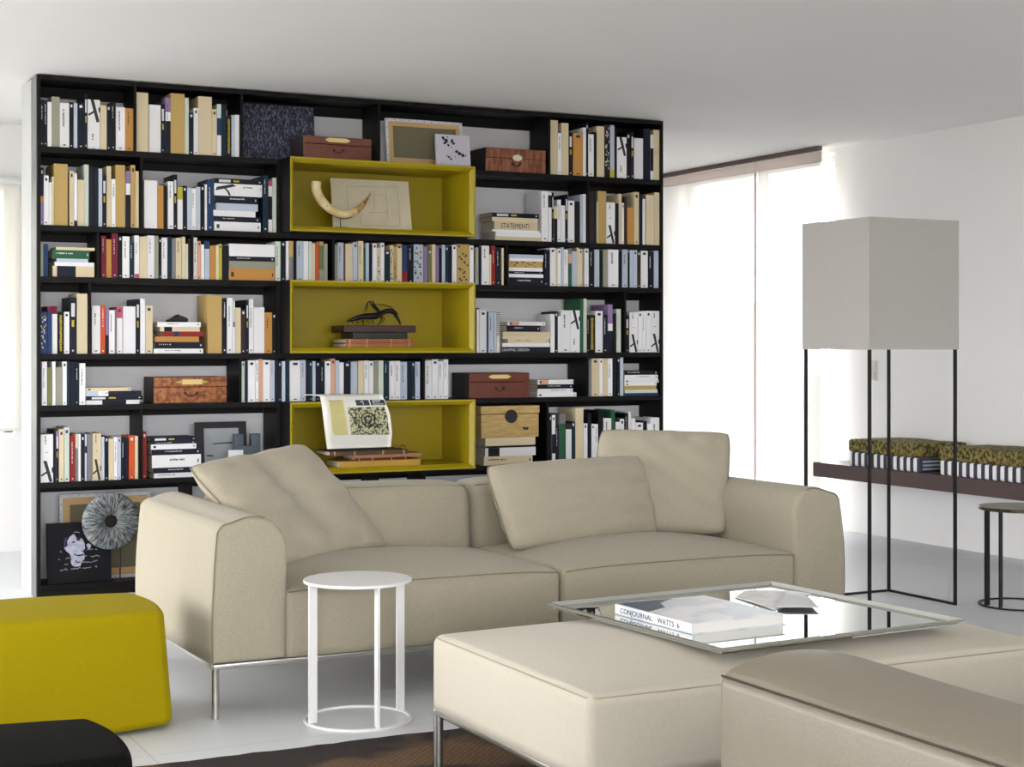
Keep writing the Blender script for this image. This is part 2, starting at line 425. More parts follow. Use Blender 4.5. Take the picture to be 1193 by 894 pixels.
def seat(x0, x1, nm):
    def fn(w, p):
        oz = .056*(1-abs(p[0])**2.2)*(1-abs(p[1])**2.6)*(p[2] > .2)*max(0, p[2])
        oy = -.012*(1-p[0]**2)*(1-p[2]**2)*(p[1] < 0)
        return (w.x, w.y+oy, max(SB+.001, w.z+oz))
    mb = MB(); mb.soft(x0, x1, SY0+.002, SY1-.30, SB-.03, .418, .03, seg=4, inner=(16, 14, 6), fn=fn)
    s = part('seat_cushion', mb, M_SOFA, sofa)
    mb = MB(); P = []
    for k in range(25):
        t = k/24; x = x0+.012+(x1-x0-.024)*t; p0 = 2*t-1
        P.append((x, SY0+.0025, .408+.012*(1-abs(p0)**4)))
    mb.tube(P, .0022, 6); part('seat_piping', mb, M_SEAM, s)
seat(AX0+.001, XM-.003, 'l'); seat(XM+.003, AX1-.001, 'r')
def backc(x0, x1):
    def fn(w, p):
        tz = max(0, (w.z-.42)/.27)
        oy = (-.022*(1-p[0]**4)*(1-p[2]**2) if p[1] < 0 else 0) + .03*tz*(p[1] < 0)
        oz = .012*(1-p[0]**4)*max(0, p[2])
        return (w.x, w.y+oy, w.z+oz)
    mb = MB(); mb.soft(x0, x1, SY1-.29, SY1-.002, SB+.001, .672, .055, seg=5, inner=(14, 4, 10), fn=fn)
    s = part('backrest', mb, M_SOFA, sofa)
    mb = MB(); mb.tube([(x0+.02+(x1-x0-.04)*k/12, SY1-.240, .664+.010*(1-(2*k/12-1)**2)) for k in range(13)], .0022, 6)
    part('backrest_piping', mb, M_SEAM, s)
XBK = 2.838
backc(AX0+.001, XBK-.003); backc(XBK+.003, AX1-.001)
mb = MB()
for a in (SY0+.004, SY1-.026): mb.soft(SX0+.004, SX1-.004, a, a+.022, SB-.020, SB-.001, .004, seg=2, inner=0)
for a in (SX0+.002, SX1-.024): mb.soft(a, a+.022, SY0+.0265, SY1-.0265, SB-.020, SB-.001, .004, seg=2, inner=0)
part('base_rail', mb, M_STEEL, sofa, 'slim brushed steel rail')
for (lx, ly) in ((SX0+.016, SY0+.018), (SX1-.016, SY0+.018), (SX0+.016, SY1-.018), (SX1-.016, SY1-.018)):
    mb = MB(); mb.cyl((lx, ly, .006), (lx, ly, SB-.018), .0125, n=20); l = part('leg', mb, M_STEEL, sofa)
    mb = MB(); mb.cyl((lx, ly, 0), (lx, ly, .014), .0134, n=20); part('foot_cap', mb, M_STEEL, l)

# ---------------------------------------------------------------- pillows
def pillow(BL, BR, TR, TL, T, label, seed, crush=0.0):
    BL, BR, TR, TL = map(Vector, (BL, BR, TR, TL))
    c = (BL+BR+TR+TL)/4; nrm = (BR-BL).cross(TL-BL).normalized()
    rr = random.Random(seed); ph = [rr.uniform(0, 6.28) for _ in range(12)]
    N = 40
    t = thing('throw_pillow', (c.x, c.y, min(BL.z, BR.z)), label, 'pillow', None)
    def P(i, j, s):
        u, v = i/N, j/N
        # edges draw in between the corners
        a, b = 2*u-1, 2*v-1
        k = .022
        cr = 1-.055*(abs(a)**5)*(abs(b)**5)
        uu = .5+.5*a*(1-k*(1-b*b))*cr; vv = .5+.5*b*(1-k*(1-a*a))*cr
        p = (BL*(1-uu)+BR*uu)*(1-vv)+(TL*(1-uu)+TR*uu)*vv
        e = max(0, (1-a*a))*max(0, (1-b*b))
        h = T*.5*(e**.36)
        wr = 0
        # creases running in from the edges and corners
        for q in range(3):
            ang = ph[q]; f = 9+4*q
            wr += .0028*math.sin(f*(a*math.cos(ang)+b*math.sin(ang))+ph[q+3])*(e**.5)
        edge = math.exp(-((1-abs(b))*5))*math.sin(a*13+ph[7])+math.exp(-((1-abs(a))*5))*math.sin(b*12+ph[8])
        wr += .009*edge*min(1, e*6)
        h -= crush*math.exp(-((a-.05)**2*14+(b-.15)**2*2.2))*.05
        return p+nrm*s*(h+wr*(1 if e > 0 else 0))
    mb = MB(); vs = []; fs = []; idx = {}
    for s in (1, -1):
        for i in range(N+1):
            for j in range(N+1):
                if s < 0 and (i in (0, N) or j in (0, N)): idx[(s, i, j)] = idx[(1, i, j)]; continue
                idx[(s, i, j)] = len(vs); vs.append(P(i, j, s))
        for i in range(N):
            for j in range(N):
                q = (idx[(s,i,j)], idx[(s,i+1,j)], idx[(s,i+1,j+1)], idx[(s,i,j+1)])
                fs.append(q if s > 0 else tuple(reversed(q)))
    mb.add(vs, fs, 0, True); part('cover', mb, M_PILLOW, t)
    mb = MB(); path = [vs[idx[(1,i,0)]] for i in range(0,N,2)]+[vs[idx[(1,N,j)]] for j in range(0,N,2)]+[vs[idx[(1,i,N)]] for i in range(N,0,-2)]+[vs[idx[(1,0,j)]] for j in range(N,0,-2)]
    mb.tube(path, .0030, 6, closed=True); part('seam_piping', mb, M_SEAM, t)
    return t
pillow((1.875,5.575,.425), (2.43,5.88,.430), (2.145,6.10,.855), (1.575,5.80,.80), .17, 'big beige square pillow slumped over the left sofa arm', 1, 1.0)
pillow((2.83,5.60,.430), (3.61,5.735,.440), (3.60,5.87,.775), (2.79,5.77,.765), .17, 'wide rectangular beige pillow in front of the square one on the sofa', 5)
pillow((3.335,5.88,.445), (3.885,5.63,.440), (4.035,5.82,.865), (3.50,6.06,.882), .15, 'upright beige square pillow leaning against the right sofa arm', 9)

# ---------------------------------------------------------------- ottoman, tray
OX0, OX1, OY0, OY1 = 1.896, 3.43, 3.335, 4.27
ott = thing('ottoman', ((OX0+OX1)/2, (OY0+OY1)/2, 0), 'large cream upholstered ottoman bench carrying the mirrored tray', 'ottoman')
def fn_o(w, p):
    oz = .047*(1-abs(p[0])**3.0)*(1-abs(p[1])**2.6)*(max(0, p[2]))
    b = .012*(1-p[2]**2)
    ox = (p[0]/abs(p[0]) if abs(p[0]) > .99 else 0)*b*(1-p[1]**2)
    oy = (p[1]/abs(p[1]) if abs(p[1]) > .99 else 0)*b*(1-p[0]**2)
    return (w.x+ox, w.y+oy, max(SB, w.z+oz))
mb = MB(); mb.soft(OX0, OX1, OY0, OY1, SB-.028, .400, .028, seg=4, inner=(22, 18, 5), fn=fn_o); cu = part('seat_cushion', mb, M_CREAM, ott)
mb = MB(); q = .006
P = []
for (xa, ya, xb_, yb_) in ((OX0+q,OY0+q+.02,OX0+q,OY1-q-.02), (OX0+.026,OY1-q,OX1-.026,OY1-q), (OX1-q,OY1-.026,OX1-q,OY0+.026), (OX1-.026,OY0+q,OX0+.026,OY0+q)):
    for k in range(12): P.append((xa+(xb_-xa)*k/11, ya+(yb_-ya)*k/11, .3915))
mb.tube(P, .0020, 6, closed=True); part('seam_piping', mb, M_SEAMC, cu)
mb = MB()
for a in (OY0+.004, OY1-.024): mb.soft(OX0+.002, OX1-.002, a, a+.02, SB-.020, SB-.001, .004, seg=2, inner=0)
for a in (OX0+.002, OX1-.022): mb.soft(a, a+.02, OY0+.0245, OY1-.0245, SB-.020, SB-.001, .004, seg=2, inner=0)
part('base_rail', mb, M_STEEL, ott, 'slim brushed steel rail')
RUGT = .009
for (lx, ly) in ((OX0+.016, OY0+.018), (OX1-.016, OY0+.018), (OX0+.016, OY1-.018), (OX1-.016, OY1-.018)):
    mb = MB(); mb.cyl((lx, ly, RUGT), (lx, ly, SB-.018), .0145, n=20); part('leg', mb, M_STEEL, ott)

M_MIRROR = mat('tray_mirror', (205,210,208), 0.012, metal=1.0)
M_TRAYR = mat('tray_silver_rim', (205,206,200), 0.22, metal=0.85)
TC = Vector((2.725, 3.84, .449)); ta = math.radians(3.6)
tray = thing('mirror_tray', TC, 'square mirrored tray with a flared silver rim lying on the cream ottoman', 'tray')
TM = Matrix.Translation(TC) @ Matrix.Rotation(ta, 4, 'Z')
hx, hy = .435, .425
mb = MB()
prof = [(-.026, 0.0), (0.0, .016), (0.002, .020), (-.007, .022), (-.013, .0115)]   # offset outwards, height
rings = []
for (o, z) in prof: rings.append([TM @ Vector((sx*(hx+o), sy*(hy+o), z)) for sx, sy in ((-1,-1),(1,-1),(1,1),(-1,1))])
vs = [p for r in rings for p in r]; fs = []
for i in range(5):
    for k in range(4):
        a = i*4+k; b = i*4+(k+1) % 4; j = (i+1) % 5; fs.append((a, b, j*4+(k+1) % 4, j*4+k))
mb.add(vs, fs); part('rim', mb, M_TRAYR, tray)
mb = MB(); mb.box(-(hx-.014), hx-.014, -(hy-.014), hy-.014, .004, .0115, M=TM); part('mirror_plate', mb, M_MIRROR, tray, 'mirror glass bottom')

M_PAPERW = mat('book_paper', (236,233,226), 0.8, noise=0.02, nscale=5, stretch=(1,1,300))
M_COVERP = mat('glossy_photo_cover', (236,236,238), 0.3, noise=.06, nscale=9, col2=(212,216,224), detail=3)
M_COVERB = mat('blue_cover_corner', (62,86,116), 0.3, noise=.2, nscale=16, col2=(40,58,84))
M_INK = mat('black_ink', (38,38,44), 0.6)
M_INK2 = mat('faded_pink_ink', (196,150,150), 0.6)
TB = .449+.0117
# thick art book
bk = thing('art_book', (2.55, 3.83, TB), 'thick glossy white art book with blue photo corner lying on the mirrored tray', 'book')
BM = Matrix.Translation((2.392, 3.632, TB)) @ Matrix.Rotation(math.radians(2.5), 4, 'Z')
mb = MB(); mb.box(0,.32,0,.385,0,.0025,M=BM); mb.box(0,.32,0,.385,.0275,.030,M=BM); mb.soft(-.003,.003,0,.385,0,.030,.002,seg=2,inner=0,M=BM)
part('cover', mb, M_COVERP, bk)
mb = MB(); mb.box(.0032,.315,.004,.381,.0027,.0273,M=BM); part('page_block', mb, M_PAPERW, bk)
mb = MB(); mb.poly([BM @ Vector(p) for p in ((0.004,.22,.0301),(.004,.38,.0301),(.20,.38,.0301),(.12,.33,.0301),(.09,.26,.0301))], (0,0,.0003)); part('cover_photo', mb, M_COVERB, bk, 'dark blue photo corner')
def spine_text(txt, y0, y1, size, z, m):
    M = BM @ Matrix.Translation((-.0033, y1, z)) @ Matrix(((0,0,-1,0),(-1,0,0,0),(0,1,0,0),(0,0,0,1)))
    part('title_text', text_mb(txt, size, M, width=y1-y0), m, bk)
spine_text('CONJOURNAL', .19, .355, .021, .008, M_INK); spine_text('WATTS  6', .06, .165, .021, .008, M_INK); 
# open brochure and card
def leaf(name, pts, z, m, label, cat, curl=.01, n=10, ink=None):
    A, B, C, D = map(Vector, pts)
    t = thing(name, (A.x, A.y, z), label, cat)
    mb = MB(); vs = []; fs = []
    for s in (0, 1):
        for i in range(n+1):
            for j in range(n+1):
                u, v = i/n, j/n; p = (A*(1-u)+B*u)*(1-v)+(D*(1-u)+C*u)*v
                vs.append((p.x, p.y, z+curl*math.sin(u*math.pi)*(.4+.6*v)+s*.0012+.0008))
    N1 = (n+1)**2
    for i in range(n):
        for j in range(n):
            a = i*(n+1)+j; b = a+n+1
            fs.append((a, a+1, b+1, b)); fs.append((N1+a, N1+b, N1+b+1, N1+a+1))
    for i in range(n):
        for (a, b) in ((i*(n+1), (i+1)*(n+1)), (i*(n+1)+n, (i+1)*(n+1)+n), (i, i+1), (n*(n+1)+i, n*(n+1)+i+1)): fs.append((a, b, N1+b, N1+a))
    mb.add(vs, fs, 0, True); part('sheet', mb, m, t)
    return t
M_LEAF = mat('brochure_paper', (240,238,234), 0.6, noise=.12, nscale=18, col2=(225,222,222))
M_CARD = mat('card_paper', (222,222,224), 0.6)
def tr(u, v):  # point of the tray plane under a pixel
    z = FP*(HC-TB)/(v-YH); t_ = (u-CX)/FP; return ((SA+t_*CA)*z, (CA-t_*SA)*z, 0)
leaf('brochure', (tr(856,697), tr(902,712), tr(945,692.5), tr(868,689)), TB, M_LEAF, 'open glossy white brochure lying behind the art book on the tray', 'brochure', .006)
leaf('note_card', (tr(903,712), tr(954,712), tr(942,700), tr(915,694)), TB+.0085, M_CARD, 'small pale grey card lying across the open brochure on the tray', 'card', .0015)

# ---------------------------------------------------------------- leather sofa arm at the lower right (a sofa facing the bookcase)
LX0, LX1, LY0, LY1 = 1.648, 1.965, 1.35, 2.425
ls = thing('leather_sofa', (2.6, 1.9, 0), 'taupe leather sofa in the right foreground, only its rounded arm in view', 'sofa')
def fn_l(w, p):
    oz = (.022*(1-abs(p[0])**2)+.012*math.exp(-((w.y-2.34)/.16)**2)*(1-abs(p[0])**3))*max(0, p[2]) - .004*max(0, p[2])
    b = .008*(1-p[2]**2)*(1-p[1]**2)
    ox = (p[0]/abs(p[0]) if abs(p[0]) > .99 else 0)*b
    oy = .012*(1-p[0]**2)*(1-p[2]**2)*(1 if p[1] > .99 else 0)
    return (w.x+ox, w.y+oy, w.z+oz)
mb = MB(); mb.soft(LX0, LX1, LY0, LY1, .16, .652, .022, seg=4, inner=(8, 26, 8), fn=fn_l); la = part('arm', mb, M_LEATHER, ls)
mb = MB(); P = [(LX0+.0040, LY0+.03+(LY1-.012-LY0-.03)*k/20, .6455) for k in range(21)]
mb.tube(P, .0022, 6); part('arm_piping', mb, M_SEAML, la, 'dark seam along the top edge')
mb = MB(); mb.soft(LX1+.002, 3.55, LY0+.26, LY1-.01, .16, .42, .04, seg=3, inner=4); part('seat_cushion', mb, M_LEATHER, ls)
mb = MB(); mb.soft(LX1+.002, 3.55, LY0, LY0+.255, .16, .655, .04, seg=3, inner=4); part('backrest', mb, M_LEATHER, ls)
mb = MB(); mb.soft(3.555, 3.85, LY0, LY1, .16, .652, .04, seg=3, inner=4); part('arm', mb, M_LEATHER, ls)
for (lx, ly) in ((LX0+.03, LY0+.03), (3.82, LY0+.03), (LX0+.03, LY1-.04), (3.82, LY1-.04)):
    mb = MB(); mb.cyl((lx, ly, RUGT if (ly > 2.2 and lx < 3.9) else 0), (lx, ly, .162), .015, n=16); part('leg', mb, M_STEEL, ls)

# ---------------------------------------------------------------- poufs
def pouf(x0, x1, y0, y1, h, m, label, r=.06, taper=.05, crown=.022, seam=None):
    t = thing('pouf', ((x0+x1)/2, (y0+y1)/2, 0), label, 'pouf')
    cx_, cy_ = (x0+x1)/2, (y0+y1)/2
    def fn(w, p):
        tz = w.z/h
        k = 1-taper*(tz-.0)
        bx = .035*(1-p[1]**2)*(1 if abs(p[0]) > .6 else abs(p[0]))*(p[0]/max(abs(p[0]),1e-6))
        by = .035*(1-p[0]**2)*(1 if abs(p[1]) > .6 else abs(p[1]))*(p[1]/max(abs(p[1]),1e-6))
        oz = crown*(1-p[0]**2)*(1-p[1]**2)*max(0, p[2])
        oz += 0.012*(p[0]**2*p[1]**2)*max(0, -p[2])
        return (cx_+(w.x-cx_)*k+bx*(1-.1*tz), cy_+(w.y-cy_)*k+by, w.z+oz)
    mb = MB(); mb.soft(x0, x1, y0, y1, .006, h, r, seg=6, inner=(14, 14, 8), fn=fn); b = part('upholstery', mb, m, t)
    mb = MB(); mb.soft(x0+.09, x1-.09, y0+.09, y1-.09, 0, .02, .008, seg=2, inner=0); part('base_plate', mb, M_BLACKM, t)
    return t
pouf(.42, 1.345, 5.09, 5.56, .388, M_YELLOW, 'mustard yellow wool pouf with slightly tapered sides at the left edge', r=.028, taper=.06, crown=.014)
pouf(.02, .815, 3.34, 3.76, .383, M_BLACKF, 'black felt pouf in the lower left corner, cut by the frame', r=.03, taper=.05, crown=.014)

# ---------------------------------------------------------------- round side tables
def round_table(cx_, cy_, r, h, angs, wleg, m, mtop, label, tt=.012, group=None, ringw=.010):
    t = thing('side_table', (cx_, cy_, 0), label, 'side table')
    mb = MB(); mb.lathe([(0,h-tt),(r-.002,h-tt),(r,h-tt+.002),(r,h-.002),(r-.002,h),(0,h)], (cx_,cy_,0), 64, smooth=False); part('table_top', mb, mtop, t)
    mb = MB(); mb.lathe([(r-ringw,0),(r,0),(r,.008),(r-ringw,.008),(r-ringw,0)], (cx_,cy_,0), 64, smooth=False); part('base_ring', mb, m, t)
    for a in angs:
        a = math.radians(a); M = Matrix.Translation((cx_,cy_,0)) @ Matrix.Rotation(a, 4, 'Z')
        mb = MB(); mb.box(r-.001-wleg, r-.001, -.004, .004, .0075, h-tt+.001, M=M); part('leg', mb, m, t)
    return t
yd = -math.degrees(YAW)
round_table(1.935, 4.96, .181, .4700, [213+yd, 298+yd, 35+yd], .029, M_WHITEM, M_WHITEM, 'small round white metal side table in front of the left seat of the beige sofa', tt=.010)
M_STONE = mat('dark_green_marble', (30,28,18), 0.3, noise=.10, nscale=26, col2=(78,72,40), coat=.1)
round_table(5.612, 5.70, .186, .475, [197+yd, 225+yd, 330+yd, 60+yd], .026, M_BLACKM, M_STONE, 'small round side table with green marbled top and black legs at the right edge', tt=.016)

# ---------------------------------------------------------------- floor lamp
FX0, FX1, FY0, FY1 = 4.81, 5.355, 5.825, 6.33
lamp = thing('floor_lamp', ((FX0+FX1)/2, (FY0+FY1)/2, 0), 'tall floor lamp with boxy grey fabric shade on four thin black legs', 'lamp')
w_ = .013
mb = MB()
zb, zt_ = 1.228, 1.846; th = .004
mb.box(FX0, FX0+th, FY0, FY1, zb, zt_); mb.box(FX1-th, FX1, FY0, FY1, zb, zt_); mb.box(FX0+th, FX1-th, FY0, FY0+th, zb, zt_); mb.box(FX0+th, FX1-th, FY1-th, FY1, zb, zt_)
sh = part('lamp_shade', mb, M_SHADE, lamp)
mb = MB(); mb.box(FX0+th, FX1-th, FY0+th, FY1-th, zt_-.012, zt_-.006); part('diffuser_top', mb, mat('white_acrylic', (235,235,232), .4), lamp)
for (x, y) in ((FX0+.006, FY0+.006), (FX1-.006-w_, FY0+.006), (FX1-.006-w_, FY1-.006-w_), (FX0+.006, FY1-.006-w_)):
    mb = MB(); mb.box(x, x+w_, y, y+w_, .011, zb+.3); part('leg', mb, M_BLACKM, lamp)
mb = MB(); a = .006
mb.box(FX0+a, FX1-a, FY1-a-w_, FY1-a, 0, .011); mb.box(FX0+a, FX0+a+w_, FY0+a, FY1-a-w_, 0, .011); mb.box(FX1-a-w_, FX1-a, FY0+a, FY1-a-w_, 0, .011)
part('base_frame', mb, M_BLACKM, lamp)
mb = MB(); mb.cyl(((FX0+FX1)/2, (FY0+FY1)/2, 1.42), ((FX0+FX1)/2, (FY0+FY1)/2, 1.50), .02, n=16); mb.box(FX0+.01, FX1-.01, (FY0+FY1)/2-.004, (FY0+FY1)/2+.004, 1.415, 1.423); b = part('bulb_holder', mb, M_BLACKM, lamp)
mb = MB(); mb.lathe([(0,0),(.015,.005),(.032,.04),(.03,.06),(.012,.085),(0,.09)], ((FX0+FX1)/2, (FY0+FY1)/2, 1.50), 20); part('bulb', mb, mat('opal_glass', (240,240,236), .2), b)

# ---------------------------------------------------------------- wall bench with seat cushions
M_BENCH = mat('dark_stained_bench_wood', (84,68,66), 0.45, noise=.08, nscale=14, stretch=(12,1,12), bump=.15, bscale=60)
XBE = 6.38
by0 = 5.6; by1 = at_x(947, XBE, 540)[0]
mb = MB(); mb.soft(XBE, XR-.003, by0, by1, .400, .492, .004, seg=2, inner=0)
mb2 = MB(); mb2.box(XR-.3, XR-.001, by0+.8, by0+.83, .385, .3995)
bn = thing('wall_bench', (6.6, (by0+by1)/2, .4), 'long dark wood bench fixed to the right wall carrying the striped cushions', 'bench')
part('bench_board', mb, M_BENCH, bn); part('wall_bracket', mb2, M_BLACKM, bn)
def stripes_mat():
    m = bpy.data.materials.new('navy_white_stripes'); m.use_nodes = True; nt = m.node_tree; b = nt.nodes['Principled BSDF']; L = nt.links.new
    tc = nt.nodes.new('ShaderNodeTexCoord'); sp = nt.nodes.new('ShaderNodeSeparateXYZ'); L(tc.outputs['Object'], sp.inputs[0])
    mu = nt.nodes.new('ShaderNodeMath'); mu.operation = 'MULTIPLY'; mu.inputs[1].default_value = 1/.0600; L(sp.outputs['Y'], mu.inputs[0])
    fr = nt.nodes.new('ShaderNodeMath'); fr.operation = 'FRACT'; L(mu.outputs[0], fr.inputs[0])
    gt = nt.nodes.new('ShaderNodeMath'); gt.operation = 'GREATER_THAN'; gt.inputs[1].default_value = .5; L(fr.outputs[0], gt.inputs[0])
    mx = nt.nodes.new('ShaderNodeMix'); mx.data_type = 'RGBA'; L(gt.outputs[0], mx.inputs['Factor'])
    mx.inputs['A'].default_value = srgb(240,238,234); mx.inputs['B'].default_value = srgb(62,62,80)
    L(mx.outputs['Result'], b.inputs['Base Color']); b.inputs['Roughness'].default_value = .9
    return m
M_STRIPE = stripes_mat()
def stripes_end():
    m = mat('navy_stripes_end', (60,62,78), .9); return m
M_OLIVE = mat('olive_brown_pattern', (56,46,20), 0.9, noise=.09, nscale=46, col2=(138,126,66), bump=.4, bscale=120, detail=6)
yA1 = at_x(989, XBE+.02, 540)[0]; yA0 = at_x(1072, XBE+.02, 540)[0]
yB1 = at_x(1094.5, XBE+.02, 540)[0]; yB0 = yB1-(yA1-yA0)-.02
for (ya, yb_, w1, w2) in ((yA0, yA1, 'farther', 'farther stack'), (yB0, yB1, 'nearer', 'nearer stack')):
    puff = lambda w, p: (w.x, w.y, w.z+.004*(1-p[0]**2)*(1-p[1]**2)*max(0,p[2]))
    mb = MB(); mb.soft(XBE+.02, XR-.03, ya, yb_, .4925, .578, .012, seg=3, inner=4)
    M_ = M_STRIPE
    c = thing('bench_cushion', (6.6, (ya+yb_)/2, .4925), 'navy and white striped box cushion on the wall bench, %s' % ('behind the lamp legs' if w1 == 'farther' else 'at the right edge'), 'cushion')
    part('cover', mb, M_, c)
    mb = MB()
    for i, z in enumerate((.512, .534, .556)):
        mb.box(XBE+.04, XR-.05, ya-.0012, ya+.001, z-.005, z+.006)
    part('end_stripes', mb, mat('white_stripe_cloth', (176,182,190), .9), c, 'pale stripes across the cushion end')
    rz = random.Random(7)
    lump = lambda w, p: (w.x+rz.uniform(-.001,.001), w.y, w.z+.008*(1-p[0]**2)*(1-p[1]**4)*max(0,p[2])+.002*math.sin(w.y*14)*max(0,p[2])+rz.uniform(-.001,.001))
    mb = MB(); mb.soft(XBE+.015, XR-.04, ya-.01+(.03 if w1 == 'farther' else 0), yb_+.005, .580, .660, .018, seg=3, inner=8, fn=lump)
    single('seat_cushion', mb, M_OLIVE, 'olive brown patterned velvet cushion stacked on a striped one, %s' % ('behind the lamp' if w1 == 'farther' else 'at the right edge'), 'cushion')

# ---------------------------------------------------------------- rug
def rug_mat():
    m = bpy.data.materials.new('brown_patterned_rug'); m.use_nodes = True; nt = m.node_tree; b = nt.nodes['Principled BSDF']; L = nt.links.new
    tc = nt.nodes.new('ShaderNodeTexCoord')
    mp = nt.nodes.new('ShaderNodeMapping'); mp.inputs['Scale'].default_value = (2.1, 2.6, 1); mp.inputs['Rotation'].default_value = (0,0,.5); L(tc.outputs['Object'], mp.inputs['Vector'])
    n = nt.nodes.new('ShaderNodeTexNoise'); n.inputs['Scale'].default_value = 1.15; n.inputs['Detail'].default_value = 2.5; L(mp.outputs[0], n.inputs['Vector'])
    r = nt.nodes.new('ShaderNodeValToRGB'); cr = r.color_ramp; cr.elements[0].position = .50; cr.elements[0].color = srgb(44,34,29); cr.elements[1].position = .58; cr.elements[1].color = srgb(108,80,50)
    L(n.outputs['Fac'], r.inputs['Fac'])
    ck = nt.nodes.new('ShaderNodeTexChecker'); ck.inputs['Scale'].default_value = 75; ck.inputs['Color1'].default_value = (1,1,1,1); ck.inputs['Color2'].default_value = (.35,.35,.35,1); L(tc.outputs['Object'], ck.inputs['Vector'])
    n2 = nt.nodes.new('ShaderNodeTexNoise'); n2.inputs['Scale'].default_value = 160; L(tc.outputs['Object'], n2.inputs['Vector'])
    mx = nt.nodes.new('ShaderNodeMix'); mx.data_type = 'RGBA'; mx.blend_type = 'MULTIPLY'; mx.inputs['Factor'].default_value = .6
    L(r.outputs['Color'], mx.inputs['A']); L(ck.outputs['Color'], mx.inputs['B'])
    mx2 = nt.nodes.new('ShaderNodeMix'); mx2.data_type = 'RGBA'; mx2.blend_type = 'OVERLAY'; mx2.inputs['Factor'].default_value = .7
    L(mx.outputs['Result'], mx2.inputs['A']); L(n2.outputs['Fac'], mx2.inputs['B'])
    L(mx2.outputs['Result'], b.inputs['Base Color']); b.inputs['Roughness'].default_value = .95
    bp = nt.nodes.new('ShaderNodeBump'); bp.inputs['Strength'].default_value = .6; bp.inputs['Distance'].default_value = .003; L(n2.outputs['Fac'], bp.inputs['Height']); L(bp.outputs[0], b.inputs['Normal'])
    return m
mb = MB(); rr = random.Random(5); n = 60
rx0, rx1, ry0, ry1 = 1.02, 4.1, 2.25, 4.665
top = []
vs = []; fs = []
for i in range(n+1):
    x = rx0+(rx1-rx0)*i/n
    vs += [(x, ry0, 0), (x, ry1+rr.uniform(-.006,.006), 0), (x, ry0, RUGT-.001), (x, ry1+rr.uniform(-.006,.006), RUGT-.001)]
for i in range(n):
    a = 4*i; b = a+4; fs += [(a+2,b+2,b+3,a+3), (a,a+1,b+1,b), (a+1,a+3,b+3,b+1), (a,b,b+2,a+2)]
fs += [(0,2,3,1), (4*n,4*n+1,4*n+3,4*n+2)]
mb.add(vs, fs); single('rug', mb, rug_mat(), 'dark brown woven rug with tan patches lying under the cream ottoman', 'rug')
# ---------------------------------------------------------------- bookcase
M_DARK = mat('dark_wenge', (9,7,7), 0.55, spec=.25, noise=.10, nscale=12, stretch=(1,1,14))
M_DARKB = mat('dark_back_board', (10,9,9), 0.7, spec=.2)
M_ALU = mat('satin_grey_side', (120,122,121), 0.35, metal=.75)
M_BOXY = mat('mustard_lacquer', (172,152,6), 0.42, noise=.015, nscale=6)
Z1, Z2, Z3, Z4, Z5, Z6, Z7 = 2.229, 1.842, 1.588, 1.206, .951, .571, .062
ZT = 2.58
YXL, YXR = 2.692, 3.757       # yellow boxes, outer width
BP = 7.86                     # front plane of the yellow boxes
case = thing('bookcase', ((BX0+BX1)/2, (BF+BW)/2, 0), 'tall dark wenge open bookcase filled with books, up to the ceiling behind the sofa', 'bookcase')
TS = .028
IX0, IX1 = BX0+.018, BX1-.018
BKY = BW-.002
mb = MB(); mb.box(BX0, BX0+.017, BF, BKY, 0, ZT); part('side_panel', mb, M_DARK, case)
mb = MB(); mb.box(BX0-.004, BX0, BF+.006, BF+.13, 0, ZT-.004); part('side_cladding', mb, M_ALU, case, 'satin grey metal cladding on the left end')
mb = MB(); mb.box(BX0-.004, BX0, BF+.136, BKY+.16, 0, ZT-.004); part('side_cladding', mb, mat('light_grey_cladding', (186,187,186), .6), case, 'white cladding on the left end')
mb = MB(); mb.box(BX1-.017, BX1, BF, BKY, 0, ZT); part('side_panel', mb, M_DARK, case)
mb = MB(); mb.box(BX0+.0175, BX1-.0175, BF, BKY, ZT-.022, ZT); part('top_panel', mb, M_DARK, case)
mb = MB(); mb.box(IX0, IX1, BF+.004, BKY, Z7-.024, Z7); part('bottom_shelf', mb, M_DARK, case)
mb = MB(); mb.box(IX0, IX1, BF+.004, BF+.03, 0, Z7-.0245); part('plinth', mb, M_DARK, case)
def shelf(x0, x1, z, rail=.04):
    mb = MB(); mb.box(x0, x1, BF, BKY, z-TS, z); s = part('shelf', mb, M_DARK, case)
    mb = MB(); mb.box(x0, x1, BKY-.016, BKY, z-TS-rail, z-TS-.0002); part('back_rail', mb, M_DARK, s)
def xdiv(u): return at_y(u, BF)[0]
for z in (Z1, Z3, Z5):
    shelf(IX0, YXL-.022, z-.0002); shelf(YXR+.022, IX1, z-.0002)
for z in (Z2, Z4, Z6): shelf(IX0, IX1, z-.0002)
mb = MB(); mb.box(IX0, IX1, BKY-.016, BKY, ZT-.075, ZT-.0225); part('back_rail', mb, M_DARK, case)
DIVS = {}
def divider(u, z0, z1):
    x = xdiv(u); DIVS.setdefault(z0, []).append((x-.0085, x+.0055)); mb = MB(); mb.box(x-.008, x+.005, BF+.001, BKY-.017, z0+.0003, z1-TS-.0006); part('divider', mb, M_DARK, case)
TT = ZT+TS-.022
for u in (158, 282.2, 442.3, 640.5): divider(u, Z1, TT)
for u in (165.3, 686): divider(u, Z2, Z1)
for u in (114.8, 224.4, 389.0, 591.5): divider(u, Z3, Z2)
for u in (105.2, 729): divider(u, Z4, Z3)
for u in (280.6, 494, 685.2): divider(u, Z5, Z4)
for u in (165.3, 638.6): divider(u, Z6, Z5)
for u in (223, 440.5, 495, 600, 686): divider(u, Z7, Z6)
